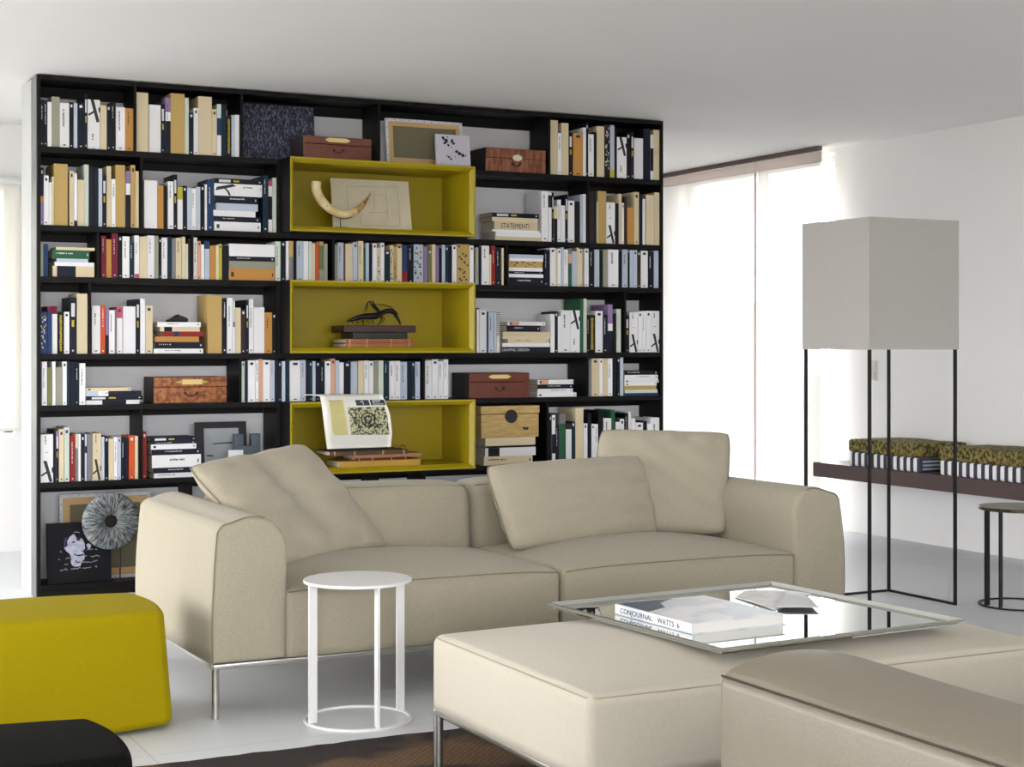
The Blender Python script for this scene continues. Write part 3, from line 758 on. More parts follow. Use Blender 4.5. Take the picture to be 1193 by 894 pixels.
# uprights flanking the yellow boxes run the whole height
for (z0, z1) in ((Z2, Z1+TS), (Z4, Z3+TS), (Z6, Z5+TS)):
    DIVS.setdefault(z0, []).append((YXL-.021, YXR+.021))
    for x in (YXL-.0205, YXR+.0025):
        mb = MB(); mb.box(x, x+.018, BF+.001, BKY-.017, z0+.0003, z1-TS-.0006); part('divider', mb, M_DARK, case)
def back(u0, u1, z0, z1):
    mb = MB(); mb.box(at_y(u0, BW)[0], at_y(u1, BW)[0], BKY-.010, BKY-.001, z0+.0005, z1-TS-.042); part('back_panel', mb, M_DARKB, case)
back(150, 262, Z1, TT-.035); back(618, 747, Z1, TT-.035)
back(97, 151, Z2, Z1); back(530, 618, Z6, Z5); back(262, 400, Z3, Z2); back(400, 560, Z3, Z2); back(350,470,Z5,Z4)
# yellow display boxes
def ybox(z0, z1, where):
    t = thing('display_box', ((YXL+YXR)/2, (BP+BKY)/2, z0), 'yellow open display box in the bookcase, '+where, 'shelf box', None)
    yb_ = BKY-.003; tk = .028; e = .010
    def panel(name, pts_fn):
        pass
    # each panel is a slab whose inner front edge is chamfered
    def slab(name, O, A, B, out):   # O corner outer front, A along direction(vec), B = inward vec (unit), depth +Y
        mb = MB(); O = Vector(O); A = Vector(A); B = Vector(B); D = Vector((0, 1, 0)); L_ = A.length; a = A.normalized()
        def P(s, i, y): return O + a*s + B*i + D*(y-BP)
        sec = [(0, BP), (e, BP), (tk, BP+.022), (tk, yb_), (0, yb_)]   # (inward, Y)
        s0 = [P(i, i, y) for (i, y) in sec]; s1 = [P(L_-i, i, y) for (i, y) in sec]
        vs = s0+s1; n = 5
        fs = [tuple(range(n)), tuple(reversed(range(n, 2*n)))]; mi = [0, 0]
        for k in range(n): fs.append((k, k+n, (k+1) % n+n, (k+1) % n))
        o = len(mb.v); mb.add(vs, fs, 0)
        mb.m[-1] = 1   # outer face (between sec[4] and sec[0])
        return part(name, mb, [M_BOXY, M_DARK], t)
    w, h = YXR-YXL, z1-z0
    slab('bottom_panel', (YXL, BP, z0), (w,0,0), (0,0,1), 0)
    slab('top_panel', (YXL, BP, z1), (w,0,0), (0,0,-1), 0)
    slab('side_panel', (YXL, BP, z0), (0,0,h), (1,0,0), 0)
    slab('side_panel', (YXR, BP, z0), (0,0,h), (-1,0,0), 0)
    mb = MB(); mb.box(YXL+tk+.0005, YXR-tk-.0005, yb_-.012, yb_, z0+tk+.0005, z1-tk-.0005); part('back_panel', mb, M_BOXY, t)
ybox(Z2+.0005, Z1, 'the upper one holding the horn')
ybox(Z4+.0005, Z3, 'the middle one holding the insect')
ybox(Z6+.0005, Z5, 'the lowest one holding the open book')

# ---------------------------------------------------------------- books
BC = {'W':(247,246,248,'white'),'C':(228,212,176,'cream'),'T':(200,168,104,'tan'),'K':(15,14,17,'black'),'N':(18,22,40,'navy'),'B':(36,60,102,'blue'),
      'L':(196,206,222,'pale blue'),'S':(160,160,142,'grey green'),'G':(44,98,66,'green'),'R':(150,42,38,'red'),'O':(212,88,44,'orange'),'A':(202,146,74,'amber'),
      'M':(124,30,56,'maroon'),'P':(150,126,168,'lilac'),'Y':(206,190,64,'yellow'),'E':(216,226,212,'pale green'),'D':(56,40,40,'dark brown'),'H':(130,130,134,'grey'),'I':(226,172,140,'salmon'),'V':(120,124,78,'olive'),'U':(18,44,58,'teal'),'X':(206,92,120,'pink')}
def bm(c):
    r, g, b, n = BC[c]; return mat('book_cloth_'+n.replace(' ', '_'), (r,g,b), .55, rnd=.06, spec=.3)
M_PAGES = mat('page_edges', (226,216,194), .85, noise=.05, nscale=8, stretch=(200,1,1))
M_INKD = mat('title_ink_dark', (46,44,52), .6); M_INKL = mat('title_ink_light', (226,226,228), .6); M_INKY = mat('title_ink_yellow', (206,180,60), .6)
INKS = [M_INKD, M_INKL, M_INKY]
S_ = 1192/180.0
YBK = BF+.010
brnd = random.Random(11)
def ordn(n):
    return {1:'first',2:'second',3:'third',4:'fourth',5:'fifth',6:'sixth',7:'seventh',8:'eighth',9:'ninth',10:'tenth'}.get(n) or ('%dth' % n if n % 10 not in (1,2,3) or n in (11,12,13) else '%d%s' % (n, {1:'st',2:'nd',3:'rd'}[n % 10]))
def marks(mb, x0, x1, z0, z1, y, code, dark, mats, rr, flat=False):
    """title marks printed on a spine; (x,z) rectangle on plane y. flat = book lying: title runs along x"""
    def mi(m):
        if m not in mats: mats.append(m)
        return mats.index(m)
    e = .0004
    def q(a0, a1, b0, b1, m):   # a across the spine, b along it from the top/left, all fractions
        if flat: mb.box(x0+(x1-x0)*b0, x0+(x1-x0)*b1, y-e, y+.0002, z1-(z1-z0)*a1, z1-(z1-z0)*a0, mi(m))
        else: mb.box(x0+(x1-x0)*a0, x0+(x1-x0)*a1, y-e, y+.0002, z1-(z1-z0)*b1, z1-(z1-z0)*b0, mi(m))
    ink = M_INKL if dark else M_INKD
    Lh = (x1-x0) if flat else (z1-z0); Wd = (z1-z0) if flat else (x1-x0)
    if 't' in code:
        a0, a1 = (.36, .62) if Wd < .022 else (.28, .48)
        b = rr.uniform(.07, .16) if not flat else rr.uniform(.08, .4); end = b+rr.uniform(.22, .45); st = .0045/Lh
        while b < min(end, .95):
            w = rr.uniform(.5, 1.3)*st
            q(a0+rr.uniform(0,.05), a1-rr.uniform(0,.05), b, b+w, ink); b += w+.45*st
            if rr.random() < .16: b += st
        q(.36, .64, .93, .955, ink)
    if 'u' in code:   # small mark at the head
        q(.3, .72, .05, .11, ink); q(.35, .65, .94, .965, ink)
    if 'l' in code:
        q(.22, .75, .10, .34, M_INKL); q(.3, .66, .40, .52, M_INKY); q(.35, .6, .93, .96, M_INKL)
    if 'y' in code:
        b = .08; st = .006/Lh
        while b < .92: q(.28+rr.uniform(0,.08), .74-rr.uniform(0,.08), b, b+st*.8, M_INKY); b += st*1.25
    if 'p' in code:   # patterned
        for _ in range(26):
            a, b = rr.uniform(.05,.8), rr.uniform(.04,.9); q(a, a+.14, b, b+.04, M_INKY if rr.random() < .3 else ink)
def bar_logo(mb, x0, x1, z0, z1, y, mats, top, flip=False, flat=False):
    if M_INKD not in mats: mats.append(M_INKD)
    mi = mats.index(M_INKD); w, h = x1-x0, z1-z0
    def P(a, b):
        if flat: return (x0+w*b, y-.0005, z0+h*a)
        if flip: a = 1-a
        return (x0+w*a, y-.0005, z1-h*b)
    t0, t1 = (.0, .46) if top else (.55, 1.0)
    if flat: t0, t1 = .02, .40
    pts = [P(.22, t0), P(.5, t0), P(.95, t1-.02), P(.72, t1)] if not flat else [P(.40, .02), P(.70, .05), P(.98, .38), P(.82, .46)]
    mb.poly(pts, (0,.0006,0), mi)
    if not flat:
        m_ = (t0+t1)/2
        mb.poly([P(.02, m_+.07), P(.1, m_+.10), P(.55, m_+.03), P(.5, m_-.01)], (0,.0006,0), mi)
        mb.poly([P(.86, m_-.06), P(1.0, m_-.10), P(1.0, m_+.02), P(.92, m_+.03)], (0,.0006,0), mi)
    else:
        mb.poly([P(.02, .30), P(.02,.34), P(.35,.31), P(.62,.24), P(.6,.20), P(.32,.27)], (0,.0006,0), mi)
def clip(z, a, b):
    L_ = DIVS.get(z, [])+[(BX0-1, BX0+.0175), (BX1-.0175, BX1+1)]
    for (p, q) in L_:
        if a < q and b > p:
            if (a+b)/2 > (p+q)/2: a = q
            else: b = p
    return a, b
def parse(code):
    code, _, mk = code.partition(':'); segs = code.split('/'); base = segs[0]
    bands = [(0.0, base)]
    for s in segs[1:]: bands.append((float(s[:-1]), s[-1]))
    return base, bands, mk
BOOKS = []
def book_upright(x0, x1, z0, z1, y0, depth, code, label, group, rng, tilt=0.0):
    base, bands, mk = parse(code)
    g = .0004; x0 += g; x1 -= g
    w = x1-x0; ct = min(.0025, w*.18)
    mats = [bm(base)]
    mb = MB()
    mb.box(x0, x1, y0, y0+ct, z0, z1); mb.box(x0, x0+ct, y0+ct, y0+depth, z0, z1); mb.box(x1-ct, x1, y0+ct, y0+depth, z0, z1)
    for i, (f, c) in enumerate(bands):
        if i == 0: continue
        f1 = bands[i+1][0] if i+1 < len(bands) else 1.0
        m = bm(c)
        if m not in mats: mats.append(m)
        mb.box(x0, x1, y0-.0003, y0+.0002, z1-(z1-z0)*f1, z1-(z1-z0)*f, mats.index(m))
    dark = base in 'KNBGRMDUOHV'
    if 'k' in mk: bar_logo(mb, x0, x1, z0, z1, y0, mats, True); marks(mb, x0+w*.1, x1-w*.1, z0, z0+(z1-z0)*.36, y0, 't', dark, mats, rng)
    elif 'j' in mk: bar_logo(mb, x0, x1, z0, z1, y0, mats, False); marks(mb, x0+w*.1, x1-w*.1, z0+(z1-z0)*.6, z1, y0, 't', dark, mats, rng)
    elif mk: marks(mb, x0, x1, z0, z1, y0, mk, dark, mats, rng)
    pg = MB(); pg.box(x0+ct*1.02, x1-ct*1.02, y0+ct*1.02, y0+depth-.004, z0+.002, z1-.004)
    if tilt:
        piv = Vector((x0 if tilt > 0 else x1, 0, z0)); M = Matrix.Translation(piv) @ Matrix.Rotation(tilt, 4, 'Y') @ Matrix.Translation(-piv)
        mb.rot(M); pg.rot(M)
    BOOKS.append(((x1-x0)*(z1-z0), mb, mats, pg, ((x0+x1)/2, y0, z0), label, group))
def nw(s): return len(re.sub('[^a-z0-9 ]', ' ', s.lower()).split())
def size_words(w, h, hmed):
    s = 'slim' if w < .013 else ('thick' if w > .034 else '')
    t = 'tall' if h > hmed*1.13 else ('short' if h < hmed*.84 else '')
    return ' '.join(a for a in (t, s) if a)
def cname(code):
    base, bands, mk = parse(code)
    n = BC[base][3]
    if len(bands) > 1 and bands[1][1] != base: n = n if n.split()[-1] == BC[bands[1][1]][3].split()[-1] else n.split()[-1]+' and '+BC[bands[1][1]][3].split()[-1]
    return n
def row(z, bay, ox, oy, data, y0=None, dmax=.2, tilt=0.0, n0=0):
    y0 = YBK if y0 is None else y0
    E = []
    for tok in data.split():
        a, b, t, c = tok.split(',', 3)
        u0, u1, v = ox+float(a)/S_, ox+float(b)/S_, oy+float(t)/S_
        X0 = at_y(u0, y0)[0]; X1, Zt = at_y(u1, y0, v); Zt = at_y((u0+u1)/2, y0, v)[1]
        X0, X1 = clip(z, X0, X1)
        Zt = min(Zt, min(q_ for q_ in (Z6, Z5, Z4, Z3, Z2, Z1, TT) if q_ > z+.05)-TS-.002)
        if X1-X0 < .003: print('DROPPED', bay, tok); continue
        E.append([X0, X1, Zt, c])
    for i in range(len(E)-1):
        if E[i][1] > E[i+1][0]: E[i][1] = E[i+1][0] = (E[i][1]+E[i+1][0])/2
    hs = sorted(e[2]-z for e in E); hm = hs[len(hs)//2]
    for i, (X0, X1, Zt, c) in enumerate(E):
        h = Zt-z; d = min(dmax, max(.11, h*.72))
        sw = size_words(X1-X0, h, hm)
        mk = c.partition(':')[2]
        nb = ''
        if i > 0 and i < len(E)-1:
            nb = ' between %s and %s ones' % (cname(E[i-1][3]).split()[-1], cname(E[i+1][3]).split()[-1])
        deco = {'k':' with black bar','j':' with black bar','l':' with small yellow title','y':' with yellow title','p':' with patterned spine'}.get(mk[:1], '')
        lab = ('%s %s book%s' % (sw, cname(c), deco)).strip()
        tail = ', %s from left, %s' % (ordn(i+1+n0), bay)
        cand = lab+nb+tail
        if nw(cand) > 16: cand = lab+tail
        if nw(cand) > 16: cand = ('%s %s book' % (sw, cname(c))).strip()+tail
        if nw(cand) > 16: print('LONG', cand)
        book_upright(X0, X1, z+.0002, Zt, y0+brnd.uniform(0, .005), d, c, cand, 'books in the '+bay, random.Random(len(cand)*7+i*13+int(z*100)), tilt)
def flatbook(x0, x1, z0, z1, y0, depth, code, label, group, rng, mats_over=None, name='book'):
    base, bands, mk = parse(code)
    th = z1-z0; ct = min(.0025, th*.18); mats = [mats_over or bm(base)]
    mb = MB(); mb.box(x0, x1, y0, y0+ct, z0, z1); mb.box(x0, x1, y0+ct, y0+depth, z0, z0+ct); mb.box(x0, x1, y0+ct, y0+depth, z1-ct, z1)
    for i, (f, c) in enumerate(bands):
        if i == 0: continue
        f1 = bands[i+1][0] if i+1 < len(bands) else 1.0
        m = bm(c)
        if m not in mats: mats.append(m)
        mb.box(x0+(x1-x0)*f, x0+(x1-x0)*f1, y0-.0003, y0+.0002, z0, z1, mats.index(m))
    dark = base in 'KNBGRMDUOHV'
    if 'k' in mk: bar_logo(mb, x0, x1, z0, z1, y0, mats, True, flat=True); marks(mb, x0+(x1-x0)*.55, x1, z0+(z1-z0)*.3, z1, y0, 't', dark, mats, rng, True)
    elif mk: marks(mb, x0, x1, z0, z1, y0, mk, dark, mats, rng, True)
    pg = MB(); pg.box(x0+.003, x1-.003, y0+ct*1.02, y0+depth-.004, z0+ct*1.02, z1-ct*1.02)
    BOOKS.append(((x1-x0)*(z1-z0)*1.15, mb, mats, pg, ((x0+x1)/2, y0, z0), label, group))
def stack(z, where, ox, oy, data, y0=None, depth=.17, zend=None):
    """entries from the top down: x0,x1,ytop,ybottom,code"""
    y0 = YBK if y0 is None else y0
    E = []
    for tok in data.split():
        a, b, t, bt, c = tok.split(',', 4)
        u0, u1 = ox+float(a)/S_, ox+float(b)/S_
        X0, X1 = clip(z, at_y(u0, y0)[0], at_y(u1, y0)[0]); um = (u0+u1)/2
        E.append([X0, X1, at_y(um, y0, oy+float(t)/S_)[1], at_y(um, y0, oy+float(bt)/S_)[1], c])
    # settle the pile so that each book rests on the one below it
    E.reverse(); tot = E[-1][2]-z; raw = sum(e[2]-e[3] for e in E); k = tot/raw
    zz = z+.0002; n = len(E); out = None
    for i, e in enumerate(E):
        th = (e[2]-e[3])*k-.0002
        pos = n-i
        w = 'on top of' if pos == 1 else ('at the bottom of' if i == 0 else ordn(pos)+' from top of')
        sw = 'thick ' if th > .03 else ('thin ' if th < .013 else '')
        mk = e[4].partition(':')[2]
        deco = {'k':' with black bar','l':' with yellow title','t':' with printed title'}.get(mk[:1], '')
        if len(where.split()) > 6: deco = ''
        lab = '%s%s book%s lying %s %s' % (sw, cname(e[4]), deco, w, where)
        if nw(lab) > 16: lab = '%s book lying %s %s' % (cname(e[4]), w, where)
        out = flatbook(e[0], e[1], zz, zz+th, y0+brnd.uniform(0,.004), depth, e[4], lab, 'books lying in '+where, random.Random(i*31+int(z*77)))
        zz += th+.0002
    return zz
T_ = 'top shelf'
# --- top shelf (Z1)
row(Z1, 'top shelf left bay', 20, 70, '172,204,305,N:t 205,234,310,N:t 235,267,322,W 267,330,283,S 330,403,330,W:t 403,436,325,K:u 437,465,333,L 466,519,330,N:u 520,544,262,N:l 545,641,305,W:k 642,691,350,A/.0C 692,721,345,N:u 722,761,325,K:t 762,834,363,W:t 835,908,373,A:t')
row(Z1, 'top shelf second bay', 20, 70, '918,1012,250,C 1018,1110,345,W 1112,1142,340,N:l 1145,1186,290,P/.26W/.42N:t')
row(Z1, 'top shelf second bay', 180, 70, '126,234,258,T 235,265,292,E 266,302,405,N:u 303,338,370,W:u 339,443,282,C 444,481,380,C:u 482,515,340,E/.27B/.6W 516,552,345,U 554,594,432,K:y 595,620,425,L 621,656,422,W', n0=4)
row(Z1, 'top shelf right bay', 600, 120, '276,332,133,C 333,359,232,W:t 360,415,155,C 416,448,225,N:l 450,525,232,A:u 526,549,190,W 550,568,150,N:u 569,611,240,W:t 612,633,225,K 634,691,180,C 692,734,170,D/.3N:p 735,768,172,L/.85Y 770,787,200,K 788,861,265,W:k 862,893,230,K:u 895,920,225,N:l 921,991,272,W 993,1046,200,N 1048,1071,245,W/.3N/.8W 1072,1130,208,C')
# --- second shelf
row(Z2, 'second shelf left bay', 20, 180, '174,204,100,N/.5A/.6P:u 206,243,162,W:u 244,269,215,W 270,284,170,C 285,392,72,T 405,438,128,C:u 440,463,145,W/.9K 465,519,195,C 520,553,78,E 555,590,95,N 592,626,100,N 628,657,110,L 659,691,165,N:l 692,727,90,C 728,759,190,W:t 760,834,82,T 838,874,128,P/.22W/.42N 876,911,82,T:u 912,940,128,C')
row(Z2, 'second shelf second bay', 20, 180, '980,1081,200,W 1083,1130,240,A 1132,1155,240,K')
row(Z2, 'second shelf second bay', 180, 180, '105,147,208,W:t 148,177,155,N:l 178,218,250,Y/.3W 219,251,242,N:u 252,284,250,P/.02L 285,321,262,W:t 322,354,250,L 355,387,235,K:u 388,407,230,W 408,457,192,B:t', n0=3)
row(Z2, 'second shelf beside yellow box', 180, 180, '836,878,165,U:t 880,910,205,X/.1W/.3N/.75W 912,942,180,E')
stack(Z2, 'the second-shelf pile left of the horn', 180, 180, '460,832,190,228,N:l 462,830,229,320,W:k 470,800,322,378,N:t 475,798,379,432,L 455,780,433,478,W 460,815,479,519,N:t 462,820,521,590,W:u')
stack(Z2, 'the second-shelf pile right of the horn', 440, 200, '885,1245,322,354,N:l 882,1235,355,386,C 900,1235,387,445,C 885,1250,447,462,W 908,1262,464,498,L/.02W 908,1262,499,526,C')
row(Z2, 'second shelf fourth bay', 600, 210, '207,255,85,W:t 258,284,97,W/.05N/.3W 286,301,95,N:l 302,328,200,C/.35N 330,358,150,W:t 359,388,195,W 390,409,110,N:l 411,461,158,W:u 463,500,165,K 503,524,112,L 527,550,108,W')
row(Z2, 'second shelf last bay', 600, 210, '576,614,85,D 616,630,85,U 631,640,165,C 641,706,85,T 708,775,172,W:j 777,801,180,N 803,826,105,C 828,844,175,W:u 846,866,125,D 868,918,212,A 920,957,92,C:u 958,984,110,N 986,1009,145,W 1011,1076,115,S/.0C 1078,1118,95,T/.0C')
# --- third shelf
row(Z3, 'third shelf first bay', 20, 180, '174,202,690,S 204,240,690,B')
stack(Z3, 'the third-shelf pile at far left', 20, 180, '300,598,718,738,C 275,560,740,800,V/.0G:t 305,548,806,830,L 290,595,838,866,W 275,596,870,945,C/.1N/.55C')
row(Z3, 'third shelf second bay', 20, 180, '648,686,628,M:t 688,729,655,A 731,779,600,M:t 781,811,625,K:u 813,867,632,W:t 869,904,680,U:t 906,941,625,W/.9X:t 943,1004,635,C 1005,1059,625,W:t 1061,1091,628,S 1093,1114,640,K:u 1115,1159,642,W:t 1161,1191,635,U')
row(Z3, 'third shelf second bay', 180, 180, '134,162,648,H 164,209,645,C:t 211,239,635,C 240,261,690,E 262,280,650,D', n0=13)
row(Z3, 'third shelf third bay', 180, 180, '300,330,640,W:t 332,359,668,I:u 361,384,695,W 386,426,670,B/.2L 428,471,703,A 473,496,700,C 498,522,690,Y:u 524,570,705,N')
stack(Z3, 'the third-shelf pile left of centre', 180, 180, '577,930,693,788,W 577,930,790,826,N:t 577,930,827,884,S 575,930,886,974,A:u')
row(Z3, 'third shelf third bay', 180, 180, '934,974,672,E:t 976,1012,670,N:u 1016,1038,668,W 1040,1071,668,T/.4H 1073,1096,668,K 1098,1148,668,L:t 1150,1189,670,W', n0=8)
row(Z3, 'third shelf third bay', 320, 180, '265,290,672,E 291,314,685,C 316,341,680,O 343,379,672,T/.1V/.7S 381,409,690,S', n0=15)
row(Z3, 'third shelf centre bay', 320, 180, '466,485,695,S 487,534,680,L:t 548,604,690,I/.0C 606,641,680,L:u 645,687,668,C:t 689,703,720,G 705,729,682,L 731,754,690,N 756,789,685,W:u 790,818,720,C:p 820,847,682,W:u 848,891,740,U:u 893,918,700,C:p 919,944,712,T:p 945,984,690,T/.1C:u')
row(Z3, 'third shelf centre bay', 440, 200, '191,232,568,B/.7R 234,278,568,N:t 280,353,562,L:p 355,387,580,P 389,419,600,V:u 421,450,562,C 452,472,570,P 474,495,590,N 497,521,565,L 523,548,572,U:u 549,574,574,N 576,609,565,W:u 611,711,552,T:p 713,742,570,W:u 757,780,585,S 781,802,575,N 804,861,572,W:t 863,877,640,C 879,909,572,R:t 912,953,585,N:t 957,974,590,C', n0=15)
stack(Z3, 'the third-shelf pile right of centre', 600, 210, '-42,222,575,603,L -42,218,605,628,W -45,215,629,680,T:p -45,215,681,708,W -45,210,709,730,N:t -45,222,731,758,W -45,222,760,822,N:t')
row(Z3, 'third shelf right bay', 600, 210, '227,248,535,N:t 249,271,540,N 273,315,522,W:u 316,330,530,C 332,358,530,W:u 362,377,508,L 379,411,535,W:t 413,438,525,H/.15I/.4G 440,477,550,L 479,496,520,C 497,522,530,C:u 540,571,528,W:u 573,613,535,N:t 615,654,535,L 656,678,540,K 680,717,535,S 719,799,535,W:t 801,826,540,N 828,870,535,L:t 872,886,560,K 888,913,540,L 915,944,540,L:u 946,971,545,D:u 973,1027,545,W:u 1029,1073,550,N:t 1075,1109,545,L')
# --- fourth shelf
row(Z4, 'fourth shelf first bay', 20, 300, '174,234,420,B:p 236,268,378,M/.1B 270,311,375,M/.17W 313,360,420,K:y 362,404,420,W:u 406,459,310,N:l 461,543,280,C')
row(Z4, 'fourth shelf second bay', 20, 300, '578,643,372,W:t 645,679,370,O:t 681,707,385,P/.6N 709,754,408,W:t 756,767,405,H 769,814,382,X/.24W:u 818,914,378,W 916,948,322,N:l 950,988,320,W 990,1047,372,C:u')
zb_ = stack(Z4, 'the fourth-shelf pile under the black bowl', 180, 300, '24,358,500,536,W:t 45,350,538,573,C/.1K/.3C 60,380,574,613,R/.28B/.4R 5,345,615,656,A 0,380,658,709,N:t -5,376,711,748,W:t')
row(Z4, 'fourth shelf second bay', 180, 300, '412,520,290,T 525,558,318,N:t 560,603,312,W:t 605,621,335,E/.4H/.5W 623,667,388,C 669,704,400,R/.0D:u 706,727,330,N:l 729,764,322,W:t 766,849,385,W 850,909,425,A:t 911,938,430,K:u', n0=10)
row(Z4, 'fourth shelf behind yellow box', 480, 320, '500,520,258,N/.03W 523,578,275,W:u 580,590,285,B 592,633,290,L:t 635,654,290,H/.0L')
stack(Z4, 'the fourth-shelf pile beside the spiral notebook', 480, 320, '740,1030,365,391,W/.06I/.3W:u 732,990,395,440,N:t 702,1066,445,472,C 700,1066,475,498,C 742,1058,503,534,C:t 700,1066,536,563,W 692,1066,565,605,N')
row(Z4, 'fourth shelf right bay', 480, 320, '1070,1102,305,W 1104,1127,285,N:u')
row(Z4, 'fourth shelf right bay', 620, 330, '200,223,255,W 224,296,210,W:t 298,371,210,W:k 373,396,120,G 398,423,120,E 425,439,255,K:t 441,488,245,K:y 490,547,215,W:u 549,584,245,N:t 586,623,165,P/.4W/.55N 625,649,235,K 653,688,200,E', n0=2)
row(Z4, 'fourth shelf last bay', 620, 330, '724,752,250,N:l 754,818,225,W:j 820,850,220,W:u 852,879,215,W:t 881,916,215,W:u 918,992,215,W:j')
# --- fifth shelf
row(Z5, 'fifth shelf first bay', 20, 400, '176,188,180,U 190,231,142,W:t 233,269,188,V 271,297,142,W 299,349,185,H/.0S 351,384,142,W:u 386,409,140,U 411,443,148,N 445,479,148,N:t 481,527,155,W:t')
stack(Z5, 'the fifth-shelf pile beside the tan case', 20, 400, '530,880,343,369,C:u 530,960,371,408,L/.22W/.4N:t 532,968,410,441,N:l 532,945,443,475,W/.3N/.75W')
row(Z5, 'fifth shelf centre bay', 180, 400, '672,696,140,E:u 698,720,135,U 722,779,133,W:u 781,806,130,W:t 808,837,118,I 839,894,130,W:u 896,929,132,L:t 931,954,125,N 956,982,140,N:u 984,1009,140,L 1011,1042,125,U 1044,1129,135,W:u 1131,1167,130,L:t')
row(Z5, 'fifth shelf centre bay', 320, 310, '241,266,730,N 267,291,735,U:u 293,317,735,L 319,352,735,N:u 354,387,735,N:t 389,434,735,W:u 436,467,712,I:u 469,500,730,L 501,535,745,W 537,585,740,N:u 588,640,740,L 645,691,735,C 693,728,730,W:t 730,764,735,W:u 766,799,730,S 801,841,730,E 843,884,735,U:t 886,928,735,W:t 930,969,733,W:t 971,1024,740,L:t 1026,1054,735,N 1056,1084,738,U:u 1086,1124,740,L:t', n0=13)
row(Z5, 'fifth shelf beside brown case', 480, 320, '103,153,665,W:t 155,203,655,W:u 205,243,668,W:t 245,280,655,W:t')
stack(Z5, 'the fifth-shelf pile right of the brown case', 500, 420, '840,1115,150,182,W/.05I/.3W:u 840,1110,185,215,N:t 837,1110,218,247,W:t 835,1138,249,277,W:u')
row(Z5, 'fifth shelf last bay', 620, 400, '428,458,132,P/.0H 460,518,118,C:u 520,544,118,W:u 546,584,120,C 586,622,118,W:t 630,654,102,N 656,678,105,K:u 680,704,100,L', )
stack(Z5, 'the fifth-shelf pile at far right', 620, 400, '712,970,213,243,K:t 714,970,245,279,W:t 714,978,281,304,W:u 714,960,306,327,W:u 716,960,329,358,T 718,968,360,384,E 712,975,386,404,B')
# --- sixth shelf
row(Z6, 'sixth shelf left bay', 20, 480, '172,278,175,W:j 284,299,140,N 300,321,150,P/.3N:l 323,361,135,C:u 363,404,120,E:u 410,447,180,R:t 449,471,172,C/.3H 473,491,172,W 493,521,178,N:u 523,538,175,L/.25N/.4L 540,579,172,P/.0H 581,649,165,C/.0Y/.02C:j 651,674,195,L 676,704,190,N:u 706,744,208,C 746,774,195,W:t 776,801,195,L:u 803,829,205,N:t 831,857,205,N 863,907,185,O:u 909,934,188,C 936,950,190,K')
row(Z6, 'sixth shelf second bay', 20, 480, '966,1000,155,R:u', tilt=0)
stack(Z6, 'the sixth-shelf pile behind the sofa arm', 160, 470, '100,455,262,293,N:l 105,450,295,315,N:t 107,455,318,358,W:u 112,490,362,405,N:t 115,492,408,503,W:t 120,450,507,548,N:t 130,455,550,586,W:t')
STACK_TOP = stack(Z6, 'the sixth-shelf pile under the wooden box', 500, 420, '436,822,595,655,C 440,800,657,672,K 433,822,675,737,W/.06K/.28W 425,800,740,806,C:t')  # black entry stands in for the dark gap between two books
row(Z6, 'sixth shelf right bay', 620, 400, '131,151,550,K:u 153,180,555,W/.4N/.8W:u 182,209,630,N:t 211,257,545,H/.2G 259,304,620,D/.15W 306,334,605,U:u 336,397,500,C 399,429,620,W:u 431,457,540,N 459,484,625,W:u 486,510,625,W:t 512,548,520,K 551,611,580,W:t 613,641,515,G 646,679,575,K/.1W/.5K 681,713,585,W:u 715,741,540,K:t 743,764,530,W 766,799,580,W 801,857,615,W:u 859,887,600,N 889,914,620,W 916,982,575,W:t')
NKEEP = 286
order = sorted(range(len(BOOKS)), key=lambda i: -BOOKS[i][0]); keep = set(order[:NKEEP])
rest = MB(); rmats = []
for i, (ar, mb, mats, pg, org, label, group) in enumerate(BOOKS):
    if i in keep:
        o = link_mesh('book', mb, mats, None, org); o['label'] = label; o['category'] = 'book'; o['group'] = group
        part('pages', pg, M_PAGES, o)
    else:
        for (b_, ms) in ((mb, mats), (pg, [M_PAGES])):
            mp = []
            for m in ms:
                if m not in rmats: rmats.append(m)
                mp.append(rmats.index(m))
            off = len(rest.v); rest.v += b_.v
            for f, m, sm in zip(b_.f, b_.m, b_.sm): rest.f.append(tuple(q+off for q in f)); rest.m.append(mp[m]); rest.sm.append(sm)
o = single('slim_books', rest, rmats, 'slimmest books and booklets wedged between the larger ones on every bookcase shelf', 'books')
o['kind'] = 'stuff'
for o in bpy.data.objects:
    if o.get('label') and nw(o['label']) > 16: print('LONG', o['label'])
print('BOOKS', len(BOOKS))
